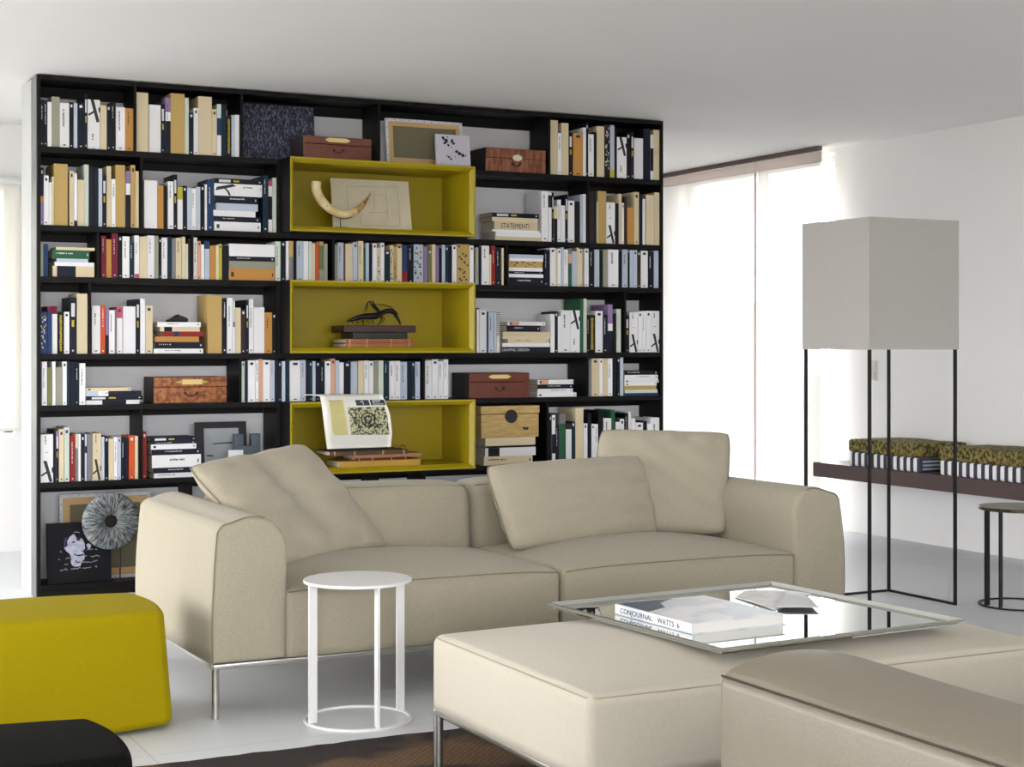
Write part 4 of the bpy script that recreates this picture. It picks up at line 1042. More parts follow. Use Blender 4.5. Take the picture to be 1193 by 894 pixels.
# ---------------------------------------------------------------- objects on the shelves
def X_(u, Y): return at_y(u, Y)[0]
def Zv(u, v, Y): return at_y(u, Y, v)[1]
M_CANVASW = mat('primed_canvas_edge', (214,214,220), .8)
M_STRETCH = mat('pine_stretcher_bar', (206,172,118), .6, noise=.06, nscale=10, stretch=(1,1,8))
M_LINEN = mat('raw_linen_back', (120,112,88), .9, noise=.04, nscale=120)
M_TACK = mat('steel_tacks', (60,64,80), .5)
def leanM(x, y, z, ang):   # tilt backwards (towards +Y) about the bottom edge
    return Matrix.Translation((x, y, z)) @ Matrix.Rotation(-ang, 4, 'X')
def canvas_back(x0, x1, z0, z1, y, ang, bar, label, sides='TLRB'):
    t = thing('canvas', ((x0+x1)/2, y, z0), label, 'canvas')
    M = leanM(x0, y, z0, ang); w, h = x1-x0, (z1-z0)/math.cos(ang); e = .016
    mb = MB(); mb.box(0, w, .010, .018, 0, h, M=M)
    mb.box(0, e, 0, .0099, 0, h, M=M); mb.box(w-e, w, 0, .0099, 0, h, M=M); mb.box(e, w-e, 0, .0099, h-e, h, M=M); mb.box(e, w-e, 0, .0099, 0, e, M=M)
    part('canvas_wrap', mb, M_CANVASW, t)
    mb = MB(); mb.box(e+bar, w-e-bar, .006, .0095, e+bar, h-e-bar, M=M); part('linen_back', mb, M_LINEN, t)
    for (a, b, c, d) in ((e, e+bar, e+bar, h-e-bar), (w-e-bar, w-e, e+bar, h-e-bar), (e, w-e, h-e-bar, h-e), (e, w-e, e, e+bar)):
        mb = MB(); mb.box(a+.0003, b-.0003, .0005, .0095, c+.0003, d-.0003, M=M); part('stretcher_bar', mb, M_STRETCH, t)
    mb = MB(); n = int(w/.045)
    for i in range(n+1):
        a = .01+(w-.02)*i/n
        for zz in (e*.5, h-e*.5): mb.box(a-.0022, a+.0022, -.0008, .0001, zz-.0022, zz+.0022, M=M)
    n = int(h/.045)
    for i in range(1, n):
        zz = h*i/n
        for a in (e*.5, w-e*.5): mb.box(a-.0022, a+.0022, -.0008, .0001, zz-.0022, zz+.0022, M=M)
    part('tack_row', mb, M_TACK, t)
    return t
# textured dark canvas, top shelf
def scribble_mat():
    m = bpy.data.materials.new('blue_black_scribble'); m.use_nodes = True; nt = m.node_tree; b = nt.nodes['Principled BSDF']; L = nt.links.new
    tc = nt.nodes.new('ShaderNodeTexCoord'); mp = nt.nodes.new('ShaderNodeMapping'); mp.inputs['Rotation'].default_value = (0, .9, 0); mp.inputs['Scale'].default_value = (170, 60, 42)
    L(tc.outputs['Object'], mp.inputs['Vector'])
    n = nt.nodes.new('ShaderNodeTexNoise'); n.inputs['Scale'].default_value = 1; n.inputs['Detail'].default_value = 5; n.inputs['Distortion'].default_value = 1.2; L(mp.outputs[0], n.inputs['Vector'])
    r = nt.nodes.new('ShaderNodeValToRGB'); e = r.color_ramp.elements; e[0].position = .50; e[0].color = srgb(16,19,38); e[1].position = .66; e[1].color = srgb(128,134,164)
    L(n.outputs['Fac'], r.inputs['Fac']); L(r.outputs['Color'], b.inputs['Base Color']); b.inputs['Roughness'].default_value = .6
    return m
y = BF+.082
x0, x1 = X_(284, y), X_(368, y); zt = Zv(326, 122, y)
t = thing('painting', ((x0+x1)/2, y, Z1), 'dark blue painting with dense scribbled texture leaning on the top shelf', 'painting')
M = leanM(x0, y, Z1+.001, .12); h = (zt-Z1)/math.cos(.12)
mb = MB(); mb.box(0, x1-x0, 0, .018, 0, h, M=M); part('canvas', mb, scribble_mat(), t)
# ---- old wooden and leather cases
M_CASE1 = mat('red_brown_case', (112,62,46), .5, noise=.22, nscale=16, stretch=(1,1,6), bump=.3, bscale=90)
M_CASE2 = mat('worn_tan_case', (118,64,34), .55, noise=.10, nscale=38, detail=8, bump=.4, bscale=120, col2=(176,110,62))
M_CASE3 = mat('dark_red_case', (106,50,34), .45, noise=.16, nscale=18, stretch=(1,1,5))
M_CASE4 = mat('chestnut_case', (118,62,40), .5, noise=.10, nscale=12, stretch=(4,1,1), col2=(158,98,68))
M_DARKSIDE = mat('dark_case_side', (40,33,33), .6)
M_BRASS = mat('aged_brass', (196,164,92), .4, metal=.5)
M_IRON = mat('dark_iron', (44,36,32), .5, metal=.4)
M_LABELP = mat('label_paper', (232,206,138), .7)
def case_box(x0, x1, y0, d, z0, h, m, label, holder, handle, lidf=.34):
    t = thing('storage_case', ((x0+x1)/2, y0, z0), label, 'case')
    zl = z0+h*(1-lidf); cx_ = (x0+x1)/2
    mb = MB(); mb.soft(x0+.001, x1-.001, y0+.001, y0+d, z0, zl-.0015, .003, seg=2, inner=0); part('body', mb, m, t)
    mb = MB(); mb.soft(x0, x1, y0, y0+d, zl, z0+h, .004, seg=2, inner=0); part('lid', mb, m, t)
    mb = MB(); mb.box(x0-.0006, x0+.0003, y0+.004, y0+d-.002, z0+.002, z0+h-.002); part('dark_side_sheet', mb, M_DARKSIDE, t)  # thin dark sheet laid over the left side only
    w = x1-x0
    if holder == 'oval':
        mb = MB(); c = (cx_+.008, y0-.0015, zl+.004); n = 28
        mb.poly([(c[0]+.030*math.cos(2*math.pi*k/n), y0-.0015, c[2]+.018*math.sin(2*math.pi*k/n)) for k in range(n)], (0,.0013,0)); part('oval_label', mb, mat('enamel_label', (224,220,204), .4), t)
    elif holder == 'long':
        mb = MB(); zc = z0+h*(1-lidf*.42)
        mb.poly([(cx_-.06-.012, y0-.0015, zc), (cx_-.05, y0-.0015, zc-.011), (cx_+.05, y0-.0015, zc-.011), (cx_+.072, y0-.0015, zc), (cx_+.05, y0-.0015, zc+.011), (cx_-.05, y0-.0015, zc+.011)], (0,.0013,0)); part('label_holder', mb, M_LABELP, t)
    else:
        mb = MB(); zc = z0+h*(1-lidf*.5)
        mb.box(cx_-.045, cx_+.058, y0-.0018, y0-.0001, zc-.013, zc+.013); part('label_holder', mb, M_LABELP, t)
        mb = MB()
        for s in (-1, 1): mb.poly([(cx_+.006+s*.0525, y0-.0015, zc-.010), (cx_+.006+s*.090, y0-.0015, zc), (cx_+.006+s*.0525, y0-.0015, zc+.010)], (0,.0013,0))
        part('label_bracket', mb, M_BRASS, t)
    zh = z0+h*(1-lidf)*.62; hw = .024 if handle == 'drop' else .03
    mb = MB()
    mb.tube([(cx_+hw*math.cos(a), y0-.006-.004*abs(math.sin(a)), zh-.016*abs(math.sin(a))) for a in [math.pi*k/10 for k in range(11)]], .0028, 6)
    for s in (-1, 1): mb.cyl((cx_+s*hw, y0-.009, zh), (cx_+s*hw, y0+.001, zh), .0055, n=10)
    part('handle', mb, M_IRON, t)
    return t
y = 7.885
x0, x1 = X_(353.5, y), X_(433, y)
case_box(x0, x1, y, .20, Z1+.0005, Zv(393, 160, y)-Z1, M_CASE1, 'dark red-brown wooden case on the upper yellow box beside the dark painting', 'long', 'drop')
y = BF+.004
x0, x1 = X_(566, y), X_(636, y)
case_box(x0, x1, y, .21, Z1+.0005, Zv(600, 173.5, y)-Z1, M_CASE4, 'chestnut case with oval white label on the top shelf', 'oval', 'drop', .42)
x0, x1 = X_(179.5, BF+.004), X_(264.5, BF+.004)
case_box(x0, x1, BF+.004, .21, Z5+.0005, Zv(222, 439.5, BF+.004)-Z5, M_CASE2, 'worn tan leather case with brass label holder on the fifth shelf left', 'bracket', 'wide', .38)
y = BF-.02
x0, x1 = X_(547, y), X_(617, y)
case_box(x0, x1, y, .235, Z5+.0005, Zv(580, 434.8, y)-Z5, M_CASE3, 'plain dark red wooden case on the fifth shelf right of centre', 'long', 'drop', .36)
# canvases on the top shelf
canvas_back(X_(451, 7.99), X_(540.5, 7.99), Z1+.001, Zv(495, 139.5, 7.99), 7.99, .10, .026, 'reversed canvas with pine stretcher bars standing on the upper yellow box')
y = 8.03
mb = MB(); M = leanM(X_(444, y), y, Z1+.001, .09); mb.box(0, X_(449.5, y)-X_(444, y)+.02, .022, .034, 0, (Zv(447, 139, y)-Z1), M=M)
single('canvas', mb, M_CANVASW, 'narrow edge of a white canvas showing left of the reversed canvas', 'canvas')
y = 7.90
x0, x1 = X_(509, y), X_(548.5, y); zt = Zv(528, 157, y)
t = thing('art_print', ((x0+x1)/2, y, Z1), 'small square white print with blue-black flower blots on the upper yellow box', 'print')
M = leanM(x0, y, Z1+.001, .10); w, h = x1-x0, (zt-Z1)/math.cos(.1)
mb = MB(); mb.box(0, w, 0, .015, 0, h, M=M); part('panel', mb, mat('print_paper', (206,204,214), .7, noise=.04, nscale=60), t)
mb = MB(); rr = random.Random(4)
def blot(cx_, cz_, r, n=9, sx=1):
    mb.poly([M @ Vector((cx_+sx*r*rr.uniform(.5,1.1)*math.cos(2*math.pi*k/n), -.0006, cz_+r*rr.uniform(.5,1.1)*math.sin(2*math.pi*k/n))) for k in range(n)], (0,.0005,0))
for (a, b, r) in ((.22,.88,.012),(.30,.80,.014),(.25,.72,.010),(.36,.66,.009),(.48,.80,.012),(.52,.72,.011),(.60,.47,.011),(.68,.42,.013),(.78,.36,.011),(.86,.35,.006),(.36,.28,.008),(.42,.22,.008),(.30,.32,.005),(.55,.30,.004),(.45,.60,.004),(.34,.92,.006)): blot(w*a, h*b, r)
part('ink_blots', mb, mat('blue_black_ink', (26,28,58), .7), t)

# ---- upper yellow box: horn and parchment board
Zb = Z2+.0005+.028
y = 8.00
P_ = [(384.9,207.5),(475.6,211.8),(480.2,268.5),(388.3,267)]
def wp(u, v, Y): a = at_y(u, Y, v); return Vector((a[0], Y, a[1]))
TL, TR_, BR, BL = wp(*P_[0], y+.06), wp(*P_[1], y+.06), wp(*P_[2], y), wp(*P_[3], y)
BL.z = BR.z = Zb+.0005
t = thing('parchment_board', ((BL.x+BR.x)/2, y, Zb), 'off-white parchment board with faint plan lines leaning behind the horn', 'board')
mb = MB(); mb.poly([BL, BR, TR_, TL], (0, .006, 0)); part('board', mb, mat('parchment', (212,202,176), .8, noise=.07, nscale=9, detail=8), t)
mb = MB()
def bp(a, b): return BL*(1-a)*(1-b)+BR*a*(1-b)+TR_*a*b+TL*(1-a)*b+Vector((0,-.0006,0))
for (a,b,c,d) in ((.2,.85,.2,.3),(.2,.85,.85,.88),(.85,.88,.85,.1),(.85,.1,.35,.08),(.55,.78,.53,.35),(.45,.35,.7,.37),(.7,.85,.7,.2),(.35,.3,.35,.12),(.58,.7,.66,.7)):
    mb.tube([bp(a,b), bp(c,d)], .0007, 4)
part('drawn_lines', mb, mat('faded_brown_line', (160,148,126), .8), t)
y = 7.93
pts = [(158,100),(157,180),(190,260),(250,335),(330,392),(420,425),(510,412),(590,360),(655,285),(700,212)]
rad = [51,50,49,46,43,42,38,30,16,3]
k_ = 140/1193.0; pm = k_*8.3/FP
path = []; 
for (a, b) in pts:
    p = wp(350+a*k_, 200+b*k_, y); path.append(p)
def smooth(P, R, n=4):
    out = []; ro = []
    for i in range(len(P)-1):
        p0 = P[max(i-1,0)]; p1 = P[i]; p2 = P[i+1]; p3 = P[min(i+2, len(P)-1)]
        for j in range(n):
            s = j/n
            out.append(.5*((2*p1)+(-p0+p2)*s+(2*p0-5*p1+4*p2-p3)*s*s+(-p0+3*p1-3*p2+p3)*s**3)); ro.append(R[i]*(1-s)+R[i+1]*s)
    out.append(P[-1]); ro.append(R[-1]); return out, ro
sp, sr = smooth(path, [r*pm for r in rad])
t = thing('horn', (path[4].x, y, Zb), 'curved ivory-coloured tusk on a thin stand in the upper yellow box', 'ornament')
M_HORN = mat('ivory_horn', (216,190,130), .4, noise=.10, nscale=14, col2=(232,214,170))
nb = 26
mb = MB(); mb.tube(sp[:nb+1], sr[:nb+1], 18); part('tusk', mb, M_HORN, t)
mb = MB(); mb.tube(sp[nb:], [r*1.0 for r in sr[nb:]], 18); part('tip', mb, mat('brown_horn_tip', (120,78,34), .35, noise=.12, nscale=30, col2=(190,150,80), stretch=(3,1,1)), t, 'brown streaked tip')
mb = MB(); arc = [sp[i]+Vector((0, 0, -sr[i]-.001)) for i in range(12, 25)]
mb.tube(arc, .0022, 6); pr = wp(396.4, 262, y); top_ = min(arc, key=lambda p: abs(p.x-pr.x))
mb.tube([(top_.x, y, Zb+.003), (top_.x, y, top_.z)], .0024, 8); mb.box(top_.x-.035, top_.x+.035, y-.03, y+.03, Zb+.0005, Zb+.0035)
for i in (12, 24): mb.tube([sp[i]+Vector((0, -.0*1, -sr[i])), sp[i]+Vector((0, -sr[i]-.001, -.3*sr[i])), sp[i]+Vector((0, -sr[i]*.7, .7*sr[i]))], .0016, 5)
part('stand', mb, M_IRON, t)

# ---- middle yellow box: slabs, leather books, insect
Zb = Z4+.0005+.028; y = 7.93
kk = 120/1193.0
def q(a, b, Y=y): return wp(375+a*kk, 340+b*kk, Y)
M_SLAB = mat('dark_red_slab', (66,40,40), .5, noise=.12, nscale=12, stretch=(1,1,10))
M_SLABB = mat('dark_slate_slab', (40,44,44), .5)
M_LBOOK = mat('tan_leather_binding', (156,92,54), .5, noise=.14, nscale=14)
M_LBOOK2 = mat('brown_leather_binding', (164,108,64), .5, noise=.12, nscale=14)
hb = (q(600, 545).z-Zb)/2
xa, xb_ = q(275, 600).x, q(1060, 600).x
def obook(x0, x1, y0, d, z0, z1, m, label):
    t = thing('book', ((x0+x1)/2, y0, z0), label, 'book')
    c = .003
    mb = MB(); mb.soft(x0, x1, y0-.002, y0+.004, z0, z1, .002, seg=2, inner=0); mb.box(x0, x1, y0+.003, y0+d, z0, z0+c); mb.box(x0, x1, y0+.003, y0+d, z1-c, z1); part('cover', mb, m, t)
    mb = MB(); mb.box(x0+.004, x1-.004, y0+.0045, y0+d-.004, z0+c+.0001, z1-c-.0001); part('pages', mb, M_PAGES, t)
    mb = MB(); 
    for f in (.05, .30, .66, .93): mb.box(x0+(x1-x0)*f, x0+(x1-x0)*(f+.02), y0-.0026, y0-.0018, z0+.001, z1-.001)
    part('spine_band', mb, mat('gilt_band', (186,150,100), .45), t)
obook(xa, xb_-.004, y, .2, Zb+.0004, Zb+hb-.0006, M_LBOOK2, 'lowest tan leather-bound book of the pile under the insect')
obook(xa+.002, xb_, y+.002, .2, Zb+hb, Zb+2*hb-.0004, M_LBOOK, 'upper tan leather-bound book of the pile under the insect')
z1_ = Zb+2*hb; z2_ = q(600, 472).z; z3_ = q(700, 390).z
mb = MB(); mb.soft(q(365, 500).x, q(995, 500).x, y+.005, y+.19, z1_+.0004, z2_, .002, seg=2, inner=0); single('stone_slab', mb, M_SLABB, 'thin dark slate slab between the insect plinth and leather books', 'slab')
mb = MB(); mb.soft(q(262, 430).x, q(1090, 430).x, y, y+.2, z2_+.0004, z3_, .003, seg=2, inner=0); single('wooden_slab', mb, M_SLAB, 'dark red wooden slab carrying the black insect sculpture', 'slab')
t = thing('insect_sculpture', (q(650, 300).x, y+.08, z3_), 'black metal insect sculpture with raised hind legs in the middle yellow box', 'sculpture')
ym = y+.07
M_BUG = mat('patinated_black_metal', (24,20,26), .4, metal=.3)
body = [(280,350,3),(330,330,16),(400,305,27),(480,288,33),(560,285,38),(630,280,40),(700,245,26),(750,225,30),(800,225,30),(840,240,26),(865,262,18),(872,280,6)]
BPth = [q(a, b, ym) for a, b, r in body]; R_ = [r*kk*8.4/FP for a, b, r in body]
s1, s2 = smooth(BPth, R_, 3); mb = MB(); mb.tube(s1, s2, 14); part('body', mb, M_BUG, t)
def leg(pts, r, dy, nm='leg'):
    mb = MB(); P = [q(a, b, ym)+Vector((0, dy*f, 0)) for (a, b, f) in pts]; P[-1].z = max(P[-1].z, z3_+.001) if nm == 'leg' and pts[-1][1] > 370 else P[-1].z
    mb.tube(P, r, 6); part(nm, mb, M_BUG, t)
for s in (-1, 1):
    leg([(680,260,.2),(600,170,.8),(560,112,1),(510,120,1.1),(480,180,1.2),(470,250,1.2)] if s < 0 else [(690,255,.2),(610,165,.8),(572,110,1),(552,150,1.1),(552,230,1.1)], [.008,.0065,.004,.003,.003,.002] if s < 0 else [.008,.0065,.004,.003,.002], s*.03, 'hind_leg')
    leg([(690,290,.2),(710,320,.7),(640 if s < 0 else 665, 385, 1)], [.004,.003,.002], s*.03)
    leg([(840,265,.2),(880,310,.6),(895 if s < 0 else 935, 385, 1)], [.005,.004,.002], s*.025)
    leg([(860,235,.1),(800,180,.5),(720,155,1),(620,145,1.4)], [.0018,.0016,.0014,.001], s*.02, 'antenna')
mb = MB()
for k in range(5):
    a = 340+k*60; mb.tube([q(a, 330, ym), q(a+25, 375-k*2, ym)], [.003, .0015], 5)
P0 = q(480, 330, ym); mb.tube([(P0.x, ym, z3_+.0005), (P0.x, ym, P0.z)], .0025, 6)
part('belly_bristles', mb, M_BUG, t)

# ---- lower yellow box: books and the open book
Zb = Z6+.0005+.028; kk = 135/1193.0
def q(a, b, Y): return wp(365+a*kk, 455+b*kk, Y)
M_YB = mat('ochre_binding', (196,152,56), .55, noise=.1, nscale=12); M_RB = mat('dark_red_binding', (104,28,34), .55); M_BB = mat('brown_mottled_binding', (92,64,50), .5, noise=.2, nscale=25)
ys = 7.885
hz = [Zb+.0004, Zb+.034, Zb+.048, Zb+.066, Zb+.090]
obook(q(270,760,ys).x, q(1105,760,ys).x, ys, .21, hz[0], hz[1], M_YB, 'ochre book at the bottom of the pile under the open book')
obook(q(440,700,ys).x, q(985,700,ys).x, ys+.004, .2, hz[1]+.0004, hz[2], M_RB, 'thin dark red book above the ochre one under the open book')
obook(q(400,660,ys).x, q(1115,660,ys).x, ys, .21, hz[2]+.0004, hz[3], mat('tan_page_binding', (188,140,92), .6, noise=.1, nscale=30), 'tan book third from top in the pile under the open book')
obook(q(150,615,ys).x, q(955,615,ys).x, ys-.03, .22, hz[3]+.0004, hz[4], M_BB, 'mottled brown book directly under the open picture book')
t = thing('open_book', (q(470,600,7.85).x, 7.86, hz[4]), 'large open white picture book propped upright in the lower yellow box', 'book')
# page surface: bottom edge resting on the pile, belly curving towards the room, head bent back over the box
ya = 7.845
Lc = [(150,605),(128,440),(108,270),(90,130),(72,50)]; Rc = [(798,582),(812,440),(790,250),(745,120),(705,45)]
yy = [ya+.01, ya-.022, ya-.030, ya-.018, ya+.012]
n1, n2 = 16, 20
def page_pt(s, v):
    f = v*4; i = min(3, int(f)); g = f-i
    def L4(A): return (A[i][0]*(1-g)+A[i+1][0]*g, A[i][1]*(1-g)+A[i+1][1]*g)
    a = L4(Lc); b = L4(Rc); Y = yy[i]*(1-g)+yy[i+1]*g
    return q(a[0]*(1-s)+b[0]*s, a[1]*(1-s)+b[1]*s, Y)
def sheet(s0, s1_, v0, v1, off, n1=12, n2=14, th=None):
    mb = MB(); F = []; 
    for j in range(n2+1):
        for i in range(n1+1):
            F.append(page_pt(s0+(s1_-s0)*i/n1, v0+(v1-v0)*j/n2)+Vector((0, -off, 0)))
    if th is None:
        th = .0004
    B = [p+Vector((0, th, 0)) for p in F]; N = len(F); fs = []
    for j in range(n2):
        for i in range(n1):
            a = j*(n1+1)+i; c = a+n1+1; fs.append((a, a+1, c+1, c)); fs.append((N+a, N+c, N+c+1, N+a+1))
    for j in range(n2):
        for i in (0, n1): a = j*(n1+1)+i; c = a+n1+1; fs.append((a, c, N+c, N+a))
    for i in range(n1):
        for j in (0, n2): a = j*(n1+1)+i; fs.append((a, a+1, N+a+1, N+a))
    mb.add(F+B, fs, 0, True); return mb
M_PG = mat('white_page', (236,234,224), .6)
part('page_block', sheet(0, 1, 0, 1, 0, th=.014), M_PG, t)
dz = hz[4]+.0005
part('text_column', sheet(.10, .34, .22, .84, .0008), mat('cream_text_column', (206,196,136), .7, noise=.10, nscale=3, stretch=(30,1,160)), t, 'cream column of small text')
M_ENG = mat('green_engraving', (52,60,44), .7, noise=.06, nscale=85, col2=(196,194,156), detail=8)
part('plate_picture', sheet(.38, .955, .22, .66, .0008), M_ENG, t, 'patterned green and cream plate')
mb = MB()
for k_2, (ra, rb) in enumerate(((.10,.075),(.05,.035))):
    mb.tube([page_pt(.66+ra*math.cos(2*math.pi*i/24), .44+rb*1.4*math.sin(2*math.pi*i/24))+Vector((0,-.003,0)) for i in range(24)], .0034, 5, closed=True)
part('plate_rings', mb, mat('dark_engraved_ring', (40,48,44), .7), t)
part('photo_strip', sheet(.53, .74, .69, .83, .0009), mat('dark_photo', (34,36,48), .5, noise=.25, nscale=30, col2=(70,74,88)), t)
part('photo_strip', sheet(.76, .985, .69, .83, .0009), mat('dark_photo', (34,36,48), .5), t)
mb = MB()
for (s, v, s2_, v2) in ((.64,.80,.64,.71),(.64,.80,.60,.76),(.80,.80,.80,.71),(.80,.80,.93,.81),(.80,.755,.91,.76),(.80,.71,.95,.715)):
    mb.tube([page_pt(s, v)+Vector((0,-.003,0)), page_pt(s2_, v2)+Vector((0,-.003,0))], .0022, 5)
part('photo_lettering', mb, mat('pale_lettering', (220,222,226), .6), t)
mb = MB(); e0 = page_pt(0, 1); e1 = page_pt(1, 1); 
vs = []; fs = []
for j in range(9):
    a = j/8*1.2
    for i in range(13):
        p = e0.lerp(e1, i/12); vs.append((p.x-.012*j*.6*(1-i/12), p.y+.0145+.10*math.sin(a)*.9, p.z-.003+.006*math.sin(a*2.2)-.018*max(0, j-5)/3*0))
N = len(vs); vs += [(a, b, c-.004) for a, b, c in vs]
for j in range(8):
    for i in range(12):
        a = j*13+i; c = a+13; fs.append((a, a+1, c+1, c)); fs.append((N+a, N+c, N+c+1, N+a+1))
for i in range(12): fs.append((i, N+i, N+i+1, i+1)); a = 8*13+i; fs.append((a, a+1, N+a+1, N+a))
for j in range(8):
    for i in (0, 12): a = j*13+i; fs.append((a, a+13, N+a+13, N+a))
mb.add(vs, fs, 0, True); part('turned_pages', mb, M_PG, t)
mb = MB(); c0 = page_pt(.5, 0); mb.soft(page_pt(0,0).x+.01, page_pt(1,0).x-.01, ya+.026, ya+.04, hz[4]+.0005, hz[4]+.20, .003, seg=2, inner=0); mb.box(c0.x-.12, c0.x+.12, ya-.01, ya+.075, hz[4]+.0005, hz[4]+.006); part('book_rest', mb, M_IRON, t)
# pair of spectacles at the right of the pile
y = ys-.02; c = q(870, 590, y); t = thing('spectacles', (c.x, y, hz[4]), 'thin wire spectacles lying beside the open book on the pile', 'spectacles')
mb = MB(); z = hz[4]+.012
for s in (-.022, .022): mb.tube([(c.x+.008+s+.017*math.cos(2*math.pi*k/16), y, z+.011*math.sin(2*math.pi*k/16)) for k in range(16)], .0012, 5, closed=True)
mb.tube([(c.x+.003, y, z+.004), (c.x+.013, y, z+.004)], .0012, 5); part('rims', mb, M_IRON, t)
for s in (-.039, .039):
    mb = MB(); mb.tube([(c.x+.008+s, y, z+.004), (c.x+.008+s, y+.07, z+.002), (c.x+.008+s, y+.09, hz[4]+.002)], .0011, 5); part('temple_arm', mb, M_IRON, t)

# ---- third-row details: black bowl on the fourth-shelf pile
y = BF+.05
xa, xb_ = X_(196, y), X_(220, y); zc = zb_+.0005; cx_ = (xa+xb_)/2
mb = MB(); w = (xb_-xa)/2
mb.soft(xa, xb_, y, y+.06, zc, zc+.036, .012, seg=4, inner=(10, 4, 2), fn=lambda w_, p: (w_.x, w_.y, zc+(w_.z-zc)*(.72+.3*math.sin(3.0*(p[0]+.35))*(1 if p[0] < .2 else .4)+.12*math.cos(p[0]*2))))
single('stone_bowl', mb, M_BLACKM, 'small lumpy black bowl on top of the flat book pile, fourth shelf', 'bowl')
# spiral notebook wire
y = YBK
t = thing('spiral_notebook', (X_(581.5, y), y, Z4), 'white spiral-bound notebook standing at the left of a flat pile, fourth shelf', 'notebook')
xa, xb_ = X_(579.4, y), X_(583.0, y); zt = Zv(581, 363, y)
mb = MB(); mb.box(xa, xb_, y+.008, y+.15, Z4+.0005, zt); part('sheets', mb, M_PG, t)
mb = MB()
for k in range(13):
    z = zt-.006-k*.0105; mb.tube([(xa-.001+.0085*math.sin(a)*0+(xb_-xa+.002)*(.5+.5*math.cos(a)), y+.008+.008*math.sin(a), z+.001*math.sin(a)) for a in [2*math.pi*i/10 for i in range(10)]], .0016, 5, closed=True)
part('wire_binding', mb, M_IRON, t)

# ---- printed words on lying books
def flat_word(txt, u0, u1, v0, v1, y, m):
    x0, x1 = X_(u0, y), X_(u1, y); z0, z1 = Zv((u0+u1)/2, v1, y), Zv((u0+u1)/2, v0, y)
    M = Matrix.Translation((x0, y, z0)) @ Matrix.Rotation(math.pi/2, 4, 'X')
    return text_mb(txt, (z1-z0)*1.36, M, width=x1-x0)
def near_book(mbx):
    xs = [p[0] for p in mbx.v]; zs = [p[2] for p in mbx.v]; cx_, cz_ = (min(xs)+max(xs))/2, (min(zs)+max(zs))/2; best = None
    for o in list(bpy.data.objects):
        if o.type == 'MESH' and o.name.startswith('book') and o.parent is None and 'label' in o:
            bb = [v.co for v in o.data.vertices]; x0 = min(v.x for v in bb)+o.location.x; x1 = max(v.x for v in bb)+o.location.x; z0 = min(v.z for v in bb)+o.location.z; z1 = max(v.z for v in bb)+o.location.z
            if x0 <= cx_ <= x1 and z0 <= cz_ <= z1: best = (o, z0, z1)
    return best
for (txt, u0, u1, v0, v1, m) in (('STATEMENTI', 583.5, 616.5, 260, 266, M_INKD), ('GRAPHIC DESIGN', 585, 616.5, 406.3, 409.6, M_INKL)):
    w_ = flat_word(txt, u0, u1, v0, v1, YBK-.0006, m); nb_ = near_book(w_)
    if nb_:
        o, z0, z1 = nb_; zs = [p[2] for p in w_.v]; s = min(1, (z1-z0)*.62/(max(zs)-min(zs))); c = (z0+z1)/2; cz = (min(zs)+max(zs))/2
        w_.v = [(p[0], o.location.y-.0004-(YBK-.0006-p[1])*0+(p[1]-(YBK-.0006))*.5, c+(p[2]-cz)*s) for p in w_.v]
        part('title_text', w_, m, o)
    else: print('NO BOOK FOR', txt)

# ---- sixth shelf: framed print, grey sculpture; pale wooden box
y = BF+.10
x0, x1 = X_(229, y), X_(288.5, y); zt = Zv(258, 492, y)
t = thing('framed_print', ((x0+x1)/2, y, Z6), 'black framed torn-paper print leaning on the sixth shelf behind the pillow', 'picture frame')
M = leanM(x0, y, Z6+.001, .10); w, h = x1-x0, (zt-Z6)/math.cos(.1); f = .045
for (a, b, c, d) in ((0, w, h-f*.75, h), (0, w, 0, f), (0, f, f, h-f*.75), (w-f*.9, w, f, h-f*.75)):
    mb = MB(); mb.box(a+.0002, b-.0002, 0, .02, c+.0002, d-.0002, M=M); part('frame_rail', mb, M_BLACKM, t)
mb = MB(); mb.box(f, w-f*.9, .008, .012, f, h-f*.75, M=M); part('print_sheet', mb, mat('print_grey_paper', (168,174,178), .7, noise=.04, nscale=30), t)
mb = MB()
for (a, b, c, d) in ((.32,.58,.78,.60),(.20,.36,.34,.35),(.62,.36,.78,.37)):
    mb.poly([M @ Vector((w*a, .0070, h*b-.002)), M @ Vector((w*c, .0070, h*d-.003)), M @ Vector((w*c, .0070, h*d+.003)), M @ Vector((w*(a+.04), .0070, h*b+.004))], (0,.0008,0))
part('torn_lines', mb, M_BLACKM, t)
y = BF+.03
t = thing('block_sculpture', (X_(289, y), y, Z6), 'slate grey U-shaped block sculpture in front of the framed print, sixth shelf', 'sculpture')
M_SL = mat('slate_blue_grey', (78,88,98), .6)
mb = MB(); a, b, c, d = X_(274, y), X_(284, y), X_(293.5, y), X_(303.5, y)
zz = Zv(279, 506, y); zm = Zv(289, 519.5, y)
mb.soft(a, b, y, y+.05, zm, zz, .002, seg=2, inner=0); mb.soft(c, d, y, y+.05, zm, Zv(298, 505.5, y), .002, seg=2, inner=0); mb.soft(a, d, y, y+.05, Z6+.0005, zm, .002, seg=2, inner=0)
part('block', mb, M_SL, t)
mb = MB(); p = [wp(273, 533, y-.01), wp(276, 524.5, y-.01), wp(283, 524, y-.01), wp(282, 533, y-.01)]
mb.box(X_(266, y-.015), X_(283, y-.015), y-.02, y-.014, Z6+.0005, Zv(275, 524.5, y-.015)); single('folded_card', mb, mat('white_card', (226,228,232), .6), 'white card standing before the grey block sculpture', 'card')
